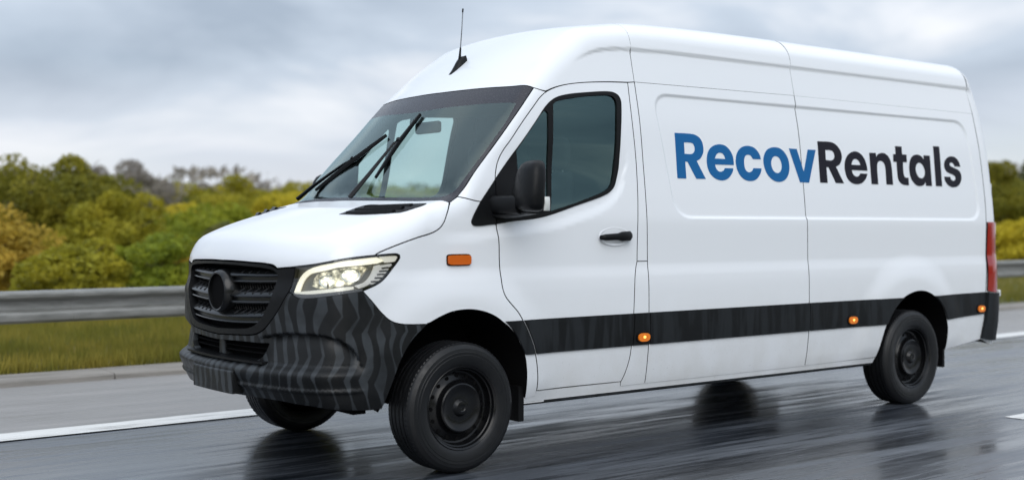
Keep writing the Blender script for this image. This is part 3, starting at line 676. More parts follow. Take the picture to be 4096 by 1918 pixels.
qtr_pane = loop([(.478, 1.855), (.60, 1.992), (.70, 2.098), (.722, 2.108), (.736, 2.09)], [(.736, 2.09), (.699, 1.715), (.672, 1.515)], [(.672, 1.515), (.478, 1.49)], [(.478, 1.49), (.478, 1.855)])
panel('window_frame', [loop(win_out, [(.302, 1.684), (.292, 1.58), (.283, 1.414)]), main_pane, qtr_pane], RUBBER, van, off=.006, th=.03, res=.03, gap=.002, mirror=True)
panel('mirror_base', [loop([(.283, 1.414), (.135, 1.402), (.108, 1.408), (.097, 1.428), (.107, 1.454), (.163, 1.536), (.23, 1.61), (.298, 1.68)], [(.298, 1.68), (.290, 1.58), (.279, 1.414)])], BLACK, van, off=.008, th=.01, res=.03, gap=.003, mirror=True)
panel('window_glass', [main_pane], GLASS_SIDE, van, off=-.004, th=0, res=.06, gap=-.004, mirror=True)
panel('quarter_light', [qtr_pane], GLASS_SIDE, van, off=-.002, th=0, res=.06, gap=-.004, mirror=True)

# windscreen: printed black border and the clear pane inside it
scr_in = half([(.325, 0, 2.14), (.335, -.18, 2.146), (.395, -.479, 2.155), (.455, -.655, 2.155), (.529, -.838, 2.145)], [(.529, -.838, 2.145), (.422, -.862, 2.015), (.221, -.882, 1.804), (.123, -.89, 1.701), (.062, -.885, 1.63), (.014, -.872, 1.594), (-.035, -.845, 1.58), (-.152, -.514, 1.578), (-.183, 0, 1.582)])
panel('windscreen_border', [half(ws_top, ws_right, ws_low), scr_in], FRIT, van, SCREEN, off=-.002, th=.006, res=.04, gap=.003)
panel('windscreen', [scr_in], GLASS_WS, van, SCREEN, off=-.002, th=0, res=.06, gap=-.004)

# wipers standing half way up the glass
def wiper(arm, blade, sc=1.):
    root = empty('wiper', van)
    def lift(pts, h):
        P = np.array(pts, float); S = solve(F, SCREEN, SCREEN.uv(P)); N = grad(F, S); return [tuple(S[i]+N[i]*h[i]) for i in range(len(P))]
    A = lift(arm, [.022, .026, .022, .020]); 
    MB().tube(A, [.020, .016, .010, .008], 8, flat=.7).build('wiper_arm', BLACK, root, smooth=True, sharp=50)
    MB().tube(lift(blade, [.014]*len(blade)), [.008]+[.013]*(len(blade)-2)+[.009], 6, flat=1.3).build('wiper_blade', BLACK, root, smooth=True, sharp=50)
    MB().tube(lift([blade[1], arm[-1]], [.020, .022]), .017, 8).build('clip', BLACK, root, smooth=True, sharp=50)
    return root
wiper([(-.20, .66, 1.575), (-.064, .521, 1.661), (-.005, .286, 1.785), (.026, .20, 1.827)], [(-.098, .467, 1.632), (.018, .194, 1.819), (.172, .034, 1.981)])
wiper([(-.245, -.206, 1.561), (-.093, -.186, 1.701), (.104, -.164, 1.908), (.131, -.178, 1.935)], [(-.093, -.258, 1.692), (.118, -.192, 1.920), (.301, -.162, 2.108)])

# ------------------------------------------------------------------ nose: grille, lamps, bumper
sur_out = [(-.885, -.697, 1.177), (-.89, -.69, 1.123), (-.899, -.683, 1.082), (-.911, -.672, 1.045), (-.922, -.652, 1.014), (-.937, -.612, .952), (-.953, -.555, .888), (-.968, -.495, .835), (-.977, -.45, .812), (-.986, -.395, .798), (-1.005, -.2, .786), (-1.013, 0, .778)]
sur_in = [(-.98, 0, 1.176), (-.965, -.32, 1.172), (-.945, -.46, 1.165), (-.93, -.545, 1.152), (-.924, -.572, 1.125), (-.933, -.559, 1.08), (-.953, -.545, 1.01), (-.964, -.505, .943), (-.973, -.461, .889), (-.982, -.415, .856), (-.993, -.344, .834), (-1.007, -.204, .822), (-1.014, 0, .814)]
grille = empty('grille', van)
panel('grille_surround', [half([(-.983, 0, 1.198), (-.969, -.32, 1.196), (-.944, -.483, 1.19), (-.93, -.556, 1.172)], [(-.926, -.563, 1.166), (-.885, -.697, 1.178)], sur_out), half(sur_in, step=.015)], BLACK, grille, NOSE, off=.004, th=.05, res=.03, gap=.003)
gm = MB()
for z0, z1 in ((.80, 1.19),):
    sec = []
    for i in range(25):
        y = -.60+1.2*i/24; sec.append([(float(FRONT(z)+.182*y*y+.129*y**6)+.075, y, z) for z in np.linspace(z0, z1, 12)])
    gm.sweep(sec, closed=False)
gm.build('grille_backing', GAP, grille, smooth=True)
mesh_bars = MB()
for k in range(44):
    y = -.56+1.12*k/43
    for z0, z1 in ((1.03, 1.09), (.915, .975)):
        x = float(FRONT((z0+z1)/2)+.182*y*y)+.060
        mesh_bars.tube([(x, y-.012, z0), (x-.006, y+.012, z1)], .003, 4)
mesh_bars.build('grille_mesh', BLACK, grille)['kind'] = 'stuff'
for zs, wd, sag in ((1.113, .563, .012), (.999, .54, .014), (.885, .468, .016)):
    pr = [(.062, .062), (.030, .050), (.004, .026), (.0, .018), (.004, .012), (.022, .009), (.022, -.006), (.002, -.010), (.0, -.016), (.006, -.023), (.05, -.030)]
    sec = []
    for i in range(41):
        u = -1+2*i/40; y = wd*u; z = zs-sag*(1-u*u)
        xs = float(FRONT(z)+.182*y*y+.129*y**6)+.010
        sec.append([(xs+a, y, z+b) for a, b in pr])
    sl = MB().sweep(sec).build('slat', SLATM, grille, smooth=True, sharp=25)
    rb = MB()
    for k in range(14):
        u = -.93+1.86*k/13; y = wd*u; z = zs-sag*(1-u*u)
        if abs(y) < .15: continue
        xs = float(FRONT(z)+.182*y*y+.129*y**6)+.010
        rb.tube([(xs+.008, y, z+.031), (xs+.050, y-.018, z+.060)], .005, 5)
    rb.build('rib', BLACK, sl)
em = MB(); prof = [(.134, .09), (.130, .03), (.117, .0), (.110, -.005), (.103, -.002), (.099, .03), (.098, .05)]
em.lathe(prof, 56)
bd = MB(); bd.lathe([(.100, .016), (.0005, .016)], 56); bd = bd.build('badge_recess', GAP, grille); bd.rotation_euler = (0, 0, -math.pi/2); bd.location = (-1.022, 0, 1.024)
o = em.build('badge_ring', SLATM, grille, smooth=True, sharp=40); o.rotation_euler = (0, 0, -math.pi/2); o.location = (-1.022, 0, 1.024)

# bumper with its lower intake
intake = half([(-1.015, 0, .744), (-1.0, -.321, .752), (-.967, -.505, .752)], [(-.967, -.512, .748), (-.973, -.495, .709), (-.984, -.466, .675), (-1.004, -.416, .650)], [(-1.004, -.416, .648), (-1.032, 0, .648)], step=.015)
bump_l = half([(-1.013, 0, .776), (-1.005, -.2, .784), (-.986, -.395, .796), (-.977, -.45, .810), (-.968, -.495, .833), (-.953, -.555, .886), (-.937, -.612, .95), (-.922, -.654, 1.012), (-.911, -.675, 1.043)],
              s_lamp_low[::-1], snap(s_bumper, _o), s_arch_b, [(-.50, -.96, .40), (-.684, -.923, .405), (-.824, -.811, .424), (-.873, -.717, .431), (-.927, -.58, .441), (-.974, -.325, .442), (-.989, 0, .438)], step=.015)
bump = panel('front_bumper', [bump_l, intake], (ZEBRA, ZEBRA, GAP), van, NOSE, fn=FB, off=.004, th=.03, res=.0125, gap=.003)
ib = MB(); sec = []
for i in range(21):
    y = -.53+1.06*i/20; sec.append([(float(FRONT(.7)+.182*y*y)+.10, y, z) for z in (.62, .78)])
ib.sweep(sec, closed=False).build('intake_backing', GAP, bump)
sec = []
for i in range(31):
    y = -.50+1.0*i/30; x = float(FRONT(.65)+.182*y*y)
    sec.append([(x+.0, y, .652), (x+.10, y, .660), (x+.10, y, .64), (x+.0, y, .64)])
MB().sweep(sec).build('intake_floor', BLACK, bump, smooth=True, sharp=40)
for y0 in (.02,):
    MB().box(-.975, -.90, y0-.03, y0+.05, .655, .745).build('intake_strut', ZEBRA, bump, bevel=.008)
for z0, z1 in ((.688, .696), (.716, .724)):
    sec = []
    for i in range(31):
        y = -.47+.94*i/30; x = float(FRONT(.7)+.182*y*y)+.05
        sec.append([(x, y, z0), (x+.03, y, z0), (x+.03, y, z1), (x, y, z1)])
    MB().sweep(sec).build('intake_bar', GAP, bump, smooth=True, sharp=40)
pl = MB(); sec = []
for i in range(13):
    y = -.262+.524*i/12; x = -1.060+.13*y*y
    sec.append([(x, y, .455), (x-.002, y, .578), (x+.004, y, .586), (x+.06, y, .588), (x+.09, y, .455)])
pl.sweep(sec).build('plate_holder', ZEBRA, bump, bevel=.004)
MB().tube([(-1.089, -.25, .584), (-1.097, 0, .584), (-1.089, .25, .584)], .005, 6).build('plate_clip', PALE, bump) if False else None

# headlamps
def lamp_panel(name, lp, m, par, off, th=.006, res=.02, sgn=1, gap=0.):
    q = [p.copy() for p in lp]
    for p in q: p[:, 1] *= sgn
    return panel(name, q, m, par, NOSE, off=off, th=th, res=res, gap=gap)
lamp_out = loop(s_lamp_top[1:], s_lamp_back, s_lamp_low, s_lamp_in, step=.012)
def lp(*segs): return loop(*segs, step=.01)
drl = lp([(-.900, -.696, 1.046), (-.888, -.702, 1.083), (-.877, -.717, 1.117), (-.865, -.744, 1.148), (-.844, -.782, 1.172), (-.815, -.824, 1.188), (-.741, -.894, 1.210), (-.646, -.931, 1.228), (-.544, -.950, 1.236), (-.520, -.956, 1.232), (-.486, -.965, 1.213)],
         [(-.524, -.962, 1.201), (-.583, -.956, 1.195), (-.654, -.944, 1.188), (-.745, -.901, 1.179), (-.795, -.856, 1.163), (-.828, -.813, 1.153), (-.846, -.784, 1.144), (-.857, -.763, 1.128), (-.866, -.745, 1.108), (-.875, -.734, 1.080), (-.885, -.731, 1.050)])
low2 = lp([(-.668, -.957, 1.082), (-.61, -.963, 1.10), (-.57, -.965, 1.14), (-.545, -.967, 1.19)], [(-.51, -.968, 1.196), (-.535, -.968, 1.135), (-.585, -.965, 1.085), (-.64, -.961, 1.066)])
low = lp([(-.900, -.696, 1.046), (-.854, -.793, 1.056), (-.779, -.894, 1.068), (-.672, -.957, 1.078)], [(-.672, -.957, 1.064), (-.70, -.957, 1.062), (-.779, -.894, 1.048), (-.854, -.793, 1.036), (-.897, -.70, 1.036)])
tr_ = lp([(-.515, -.951, 1.240), (-.410, -.969, 1.243), (-.398, -.972, 1.232), (-.414, -.973, 1.214), (-.479, -.968, 1.206)])
cav = lp([(-.848, -.789, 1.082), (-.838, -.798, 1.119), (-.822, -.823, 1.146), (-.795, -.856, 1.157), (-.718, -.921, 1.175), (-.655, -.946, 1.183), (-.585, -.957, 1.180), (-.60, -.960, 1.146), (-.64, -.959, 1.110), (-.678, -.952, 1.093), (-.752, -.913, 1.080), (-.823, -.839, 1.070), (-.848, -.789, 1.082)])
sill_l = lp(s_lamp_low[:-1], [(-.897, -.70, 1.036), (-.854, -.793, 1.034), (-.779, -.894, 1.046), (-.66, -.957, 1.060), (-.625, -.961, 1.064)])
for sgn in (1, -1):
    hl = empty('headlamp', van)
    lamp_panel('lamp_housing', [lamp_out], (DARKCH, BLACK, BLACK), hl, -.026, .02, .03, sgn, .002)
    lamp_panel('lamp_rim', [lamp_out, np.array(inset(lamp_out[:, [0, 2]], .011)) @ np.array([[1, 0, 0], [0, 0, 1]]) + np.stack([0*lamp_out[:, 0], lamp_out[:, 1], 0*lamp_out[:, 0]], 1)], BLACK, hl, .002, .024, .02, sgn)
    lamp_panel('light_guide', [drl], DRL, hl, -.010, .008, .015, sgn)
    lamp_panel('glowing_lamp_strip', [low], LIT, hl, -.010, .008, .015, sgn)
    lamp_panel('lamp_bezel', [low2], GLOW, hl, -.010, .008, .015, sgn)
    lamp_panel('lamp_corner', [tr_], LIT, hl, -.008, .008, .015, sgn)
    lamp_panel('reflector', [cav], REFL, hl, -.020, .006, .015, sgn)
    lamp_panel('lamp_sill', [sill_l], GREYP, hl, .004, .012, .015, sgn)
    for (bx, by, bz, r) in ((-.795, .872, 1.108, .036), (-.682, .940, 1.138, .042)):
        S = solve(F, NOSE, NOSE.uv(np.array([[bx, -by, bz]])))[0]; N = grad(F, S[None])[0]
        q = Vector(N*(1, sgn, 1)).to_track_quat('Y', 'Z')
        b = MB(); b.lathe([(r, -.002), (r*.97, .006), (r*.80, .005), (r*.74, .0)], 24); o = b.build('bezel', CHROME, hl, smooth=True, sharp=40)
        d = MB(); d.lathe([(r*.76, -.002), (r*.62, .007), (r*.34, .012), (.0005, .014)], 24); o2 = d.build('lamp_lens', BULB, hl, smooth=True)
        for oo in (o, o2): oo.rotation_mode = 'QUATERNION'; oo.rotation_quaternion = q; oo.location = Vector((S-N*.018)*(1, sgn, 1)); oo.scale = (1.35, 1, .95)
    for a, b in (((-.578, 1.172), (-.64, 1.100)), ((-.86, 1.128), (-.86, 1.09))):
        P = np.array([(a[0], -.955, a[1]), (b[0], -.95, b[1])]); S = solve(F, NOSE, NOSE.uv(P)); N = grad(F, S)
        MB().tube([tuple((S[i]-N[i]*.012)*(1, sgn, 1)) for i in range(2)], .006, 6).build('lamp_divider', DARKCH, hl)
    for (x0, z0), (x1, z1) in (((-.500, 1.176), (-.443, 1.180)), ((-.516, 1.160), (-.457, 1.162)), ((-.530, 1.143), (-.474, 1.143)), ((-.546, 1.124), (-.495, 1.123)), ((-.57, 1.104), (-.52, 1.103))):
        P = np.array([(x0, -.969, z0), ((x0+x1)/2, -.97, (z0+z1)/2+.001), (x1, -.973, z1)]); S = solve(F, NOSE, NOSE.uv(P)); N = grad(F, S)
        MB().tube([tuple((S[i]-N[i]*.006)*(1, sgn, 1)) for i in range(3)], .0042, 6).build('lamp_fin', BLACK, hl)
    fin = lp([(-.505, -.968, 1.192), (-.432, -.973, 1.196), (-.43, -.973, 1.178), (-.52, -.969, 1.09), (-.585, -.966, 1.092)])
    lamp_panel('lamp_fin_plate', [fin], GLOW, hl, -.012, .006, .02, sgn)
    lamp_panel('lamp_cover', [lamp_out], LENS, hl, .004, 0, .03, sgn, .004)

# ------------------------------------------------------------------ mirrors, antenna
for sgn in (-1, 1):
    mr = empty('door_mirror', van)
    sec = []; n = 28
    for tz, sx, sy_, ox, oy in ((0, .35, .55, .005, .0), (.015, .62, .78, .002, 0), (.06, .88, .95, 0, 0), (.16, 1., 1.04, 0, -.002), (.35, 1., 1.03, .0, 0), (.60, .95, .97, .008, .004), (.80, .88, .86, .015, .008), (.92, .74, .72, .022, .010), (.98, .52, .52, .028, .012), (1.0, .25, .30, .030, .012)):
        z = 1.487+.296*tz; ring = []
        for k in range(n):
            t = 2*math.pi*k/n; c, s = math.cos(t), math.sin(t)
            ex = .088*sx*np.sign(c)*abs(c)**.75*(1. if c < 0 else .62); ey = .130*sy_*np.sign(s)*abs(s)**.8
            ring.append((.372+ox+ex-.16*(ey)*1.0*.9, sgn*(1.172+oy+ey), z))
        sec.append(ring)
    MB().sweep(sec).build('mirror_shell', BLACK, mr, smooth=True, sharp=70)
    sec = []
    for u in range(7):
        y = .965+.175*u/6; w = .052-.004*u/6
        sec.append([(.300+.008*u+w*1.25*np.sign(math.cos(t))*abs(math.cos(t))**.6, sgn*y, 1.528+.056*np.sign(math.sin(t))*abs(math.sin(t))**.6) for t in np.linspace(0, 2*math.pi, 16, endpoint=False)])
    MB().sweep(sec).build('mirror_arm', BLACK, mr, smooth=True, sharp=50)
    sec = []
    for u in range(7):
        y = .965+.22*u/6; h = .020-.008*u/6
        sec.append([(.33+.012*u+.085*math.cos(t)*(1-.3*u/6), sgn*y, 1.463+.004*u+h*math.sin(t)) for t in np.linspace(0, 2*math.pi, 14, endpoint=False)])
    MB().sweep(sec).build('mirror_foot', BLACK, mr, smooth=True, sharp=50)
    sec = []
    for z, w in ((1.492, .010), (1.50, .018), (1.535, .022), (1.562, .018), (1.572, .008)):
        sec.append([(.398+.022*math.cos(t), sgn*(1.292+w*.7*math.sin(t)), z) for t in np.linspace(0, 2*math.pi, 12, endpoint=False)])
    MB().sweep(sec).build('mirror_indicator', CLEAR, mr, smooth=True, sharp=50)
    MB().sweep([[(.424-.13*(y-1.163), sgn*y, 1.53), (.424-.13*(y-1.163), sgn*y, 1.74)] for y in (1.085, 1.245)], closed=False).build('mirror_glass', mat('mirror_silver', (.8, .8, .8), .05, metal=1.), mr)
ant = empty('antenna', van)
sec = []
for u in np.linspace(0, 1, 9):
    x = .640+.130*u; w = .034*math.sin(math.pi*min(u*.70+.16, 1))**.6; zb = float(top_z(np.array(x), np.array(0.)))-.006; h = .012+.046*sstep(0, .62, u)*(1-.35*sstep(.7, 1, u))
    sec.append([(x, -w, zb), (x, -w*.75, zb+h*.5), (x, -w*.25, zb+h), (x, w*.25, zb+h), (x, w*.75, zb+h*.5), (x, w, zb)])
MB().sweep(sec).build('antenna_base', BLACK, ant, smooth=True, sharp=60)
MB().tube([(.716, 0, 2.485), (.722, 0, 2.54), (.727, 0, 2.595)], [.012, .009, .006], 10).build('antenna_foot', BLACK, ant, smooth=True)
MB().tube([(.727, 0, 2.59), (.738, 0, 2.72), (.746, 0, 2.84)], .0035, 8).build('antenna_mast', METAL, ant, smooth=True)
MB().tube([(.745, 0, 2.835), (.747, 0, 2.858)], .0055, 8).build('antenna_tip', BLACK, ant, smooth=True)

# ------------------------------------------------------------------ wheels
def wheel_meshes():
    ty = MB(); hw = .1225
    prof = [(.236, -.104), (.246, -.113), (.262, -.119), (.285, -.1235), (.300, -.1245), (.302, -.1225), (.318, -.1235), (.320, -.1215), (.338, -.119), (.340, -.117), (.354, -.110), (.364, -.100), (.3695, -.086)]
    groove = []
    for y in (-.055, -.020, .020, .055): groove += [(.3715, y-.006), (.363, y-.005), (.363, y+.005), (.3715, y+.006)]
    prof = prof+groove+[(r, -y) for r, y in reversed(prof)]
    ty.lathe(prof, 96)
    for k in range(84):                        # shoulder blocks
        t = 2*math.pi*k/84
        for s in (-1, 1):
            c, s_ = math.cos(t), math.sin(t); tn = (-s_, c); v = []
            for dr in (.350, .3705):
                for dt in (-.0075, .0075):
                    for y in (.062, .108 if dr < .36 else .089): v.append((dr*c+tn[0]*dt, s*y, dr*s_+tn[1]*dt))
            ty.add(v, [(0, 1, 3, 2), (4, 6, 7, 5), (0, 4, 5, 1), (2, 3, 7, 6), (0, 2, 6, 4), (1, 5, 7, 3)])
    rim = MB()
    rim.lathe([(.222, .10), (.226, -.06), (.240, -.098), (.243, -.108), (.238, -.113), (.228, -.106), (.222, -.090), (.216, -.086), (.212, -.055), (.206, -.045), (.196, -.042), (.180, -.050), (.158, -.058), (.149, -.066), (.143, -.082), (.139, -.096), (.132, -.100), (.122, -.096), (.112, -.090), (.075, -.086), (.052, -.088), (.045, -.098), (.036, -.108), (.022, -.110), (.017, -.106), (.0005, -.104)], 80)
    return ty, rim
ty, rim = wheel_meshes()
first = None
for wx, wy, yaw in ((0, -.915, 0), (WB, -.915, 0), (0, .915, 0), (WB, .915, 0)):
    w = empty('wheel', van, (wx, wy, WR)); w.rotation_euler = (0, .3*wx, 0 if wy < 0 else math.pi)
    if first is None:
        kids = [ty.build('tyre', TYRE, w, smooth=True, sharp=35), rim.build('rim', STEEL, w, smooth=True, sharp=30)]
        for k in range(16):
            t = 2*math.pi*k/16; b = MB(); b.lathe([(.012, -.0535), (.0005, -.0545)], 12); o = b.build('vent_hole', GAP, w); o.location = (.180*math.cos(t), -.001, .180*math.sin(t)); kids.append(o)
        first = kids
    else:
        for o in first: c = o.copy(); COL.objects.link(c); c.parent = w

# arch liners, underbody, axles
for cx, arch, yb in ((0, [(-.505, .38)]+[(p[0], p[2]) for p in s_arch_b[::-1]]+s_arch_f[1:], .45), (WB, s_arch_r, .45)):
    c = curve([(p[0], 0, p[1]) for p in arch], .03)
    for s in (-1, 1):
        sec = [[(p[0], s*(float(half_width(p[0], p[2]))-.012), p[2]+.002), (p[0], s*.62, p[2]+.05), (p[0], s*yb, p[2]+.05)] for p in c]
        lm = MB().sweep(sec, closed=False)
        lm.add([(p[0], s*yb, p[2]+.05) for p in c]+[(p[0], s*yb, .36) for p in c], [(i, i+1, len(c)+i+1, len(c)+i) for i in range(len(c)-1)])
        lm.build('wheel_arch_liner', GAP, van, smooth=True)
    MB().tube([(cx, -.8, WR-.02), (cx, .8, WR-.02)], .045, 10).build('axle', GAP, van, smooth=True)
ub = MB(); ub.box(.52, 3.96, -.93, .93, .375, .50); ub.box(-.86, -.54, -.50, .50, .45, .55); ub.box(-.7, 5.5, -.44, .44, .40, .60); ub.box(4.96, 5.62, -.92, .92, .45, .55)
ub.box(-.62, -.54, -.86, .2, .37, .44)
ub.build('underbody', GAP, van)
MB().tube([(3.0, -.55, .35), (3.4, -.55, .35)], .07, 12).build('exhaust', BLACK, van, smooth=True)
for y in (-.78, .78): MB().tube([(3.86, y, .40), (3.87, y, .335), (3.90, y, .315), (3.93, y, .335), (3.94, y, .40)], .016, 8).build('towing_eye', BLACK, van, smooth=True)
for y in (-.86, .86): MB().box(.46, .50, y-.10, y+.10, .24, .45).build('mud_flap', RUBBER, van); MB().box(4.935, 4.96, y-.10, y+.10, .25, .45).build('mud_flap', RUBBER, van)
MB().box(.49, .66, -.955, -.90, .343, .352).build('jacking_point', PALE, van)

# cab interior
MB().box(1.46, 1.50, -.80, .80, .50, 2.55).build('bulkhead', TRIM, van)
fl = MB(); fl.box(-.2, .60, -.88, .88, 1.00, 1.04); fl.box(.60, 1.46, -.88, .88, .70, .74); fl.box(.58, .62, -.88, .88, .70, 1.0); fl.build('cab_floor', TRIM, van)
sec = []
for i in range(21):
    y = -.84+1.68*i/20; b = .03*math.cos(i*.9)
    sec.append([(-.10+.2*abs(y/.84)**2.2, y, 1.50), (.06+.12*abs(y/.84)**2, y, 1.535), (.22, y, 1.53+.02*math.exp(-((y+.42)/.2)**2)), (.30, y, 1.47), (.28, y, 1.20), (.16, y, 1.05), (-.1, y, 1.05)])
MB().sweep(sec).build('dashboard', TRIM, van, smooth=True, sharp=40)
for y in (-.43, .43, .0):
    st = empty('cab_seat', van)
    w = .24 if y else .17
    MB().box(.62, 1.12, y-w, y+w, .98, 1.12).build('seat_cushion', SEAT, st, bevel=.05, seg=3)
    sec = []
    for u in range(9):
        f = u/8; z = 1.08+.68*f; x = 1.10+.14*f; ww = w*(1-.25*f**3)
        sec.append([(x-.06+.02*math.cos(t*0)*0+.06*math.cos(t), y+ww*np.sign(math.sin(t))*abs(math.sin(t))**.6, z) for t in np.linspace(0, 2*math.pi, 18, endpoint=False)])
    MB().sweep(sec).build('seat_back', SEAT, st, smooth=True, sharp=60)
    sec = []
    for u, r in ((0, .6), (.12, .9), (.4, 1.), (.75, .95), (.93, .75), (1, .4)):
        z = 1.78+.22*u; sec.append([(1.21+.045*math.cos(t)*r, y+.13*r*np.sign(math.sin(t))*abs(math.sin(t))**.7, z) for t in np.linspace(0, 2*math.pi, 16, endpoint=False)])
    MB().sweep(sec).build('headrest', SEAT, st, smooth=True, sharp=60)
    for d in (-.05, .05): MB().tube([(1.22, y+d, 1.72), (1.215, y+d, 1.80)], .006, 6).build('headrest_post', PALE, st)
swl = empty('steering_wheel', van, (.44, -.43, 1.45)); swl.rotation_euler = (0, math.radians(-62), 0)
tor = MB(); tor.sweep([[((.19+.014*math.cos(b))*math.cos(a), (.19+.014*math.cos(b))*math.sin(a), .014*math.sin(b)) for b in np.linspace(0, 2*math.pi, 8, endpoint=False)] for a in np.linspace(0, 2*math.pi, 33)], cap=False)
tor.build('rim', BLACK, swl, smooth=True)
sp_ = MB(); sp_.tube([(-.19, 0, 0), (.19, 0, 0)], .016, 6); sp_.tube([(0, 0, 0), (0, -.19, 0)], .016, 6); sp_.tube([(0, 0, .02), (0, 0, -.35)], .03, 8); sp_.build('spokes', BLACK, swl, smooth=True)
rvm = empty('rear_view_mirror', van)
MB().sweep([[(.46, -.11, 2.19), (.46, .06, 2.19), (.46, .06, 2.24), (.46, -.11, 2.24)], [(.345, -.10, 2.06), (.345, .05, 2.06), (.36, .05, 2.13), (.36, -.10, 2.13)]]).build('mirror_mount', TRIM, rvm, bevel=.01)
MB().box(.37, .41, -.24, .02, 2.00, 2.075).build('mirror_head', TRIM, rvm, bevel=.015)
MB().sweep([[(x, y, z) for y, z in ((-.80, 2.20+dz), (-.6, 2.25+dz), (.6, 2.25+dz), (.80, 2.20+dz), (.80, 2.17+dz), (-.80, 2.17+dz))] for x, dz in ((.56, 0), (.8, .02), (1.46, .05))]).build('headliner', TRIM, van)
MB().box(-.015, .05, -.72, -.66, 1.62, 1.622).build('parking_sticker', PALE, van) if False else None

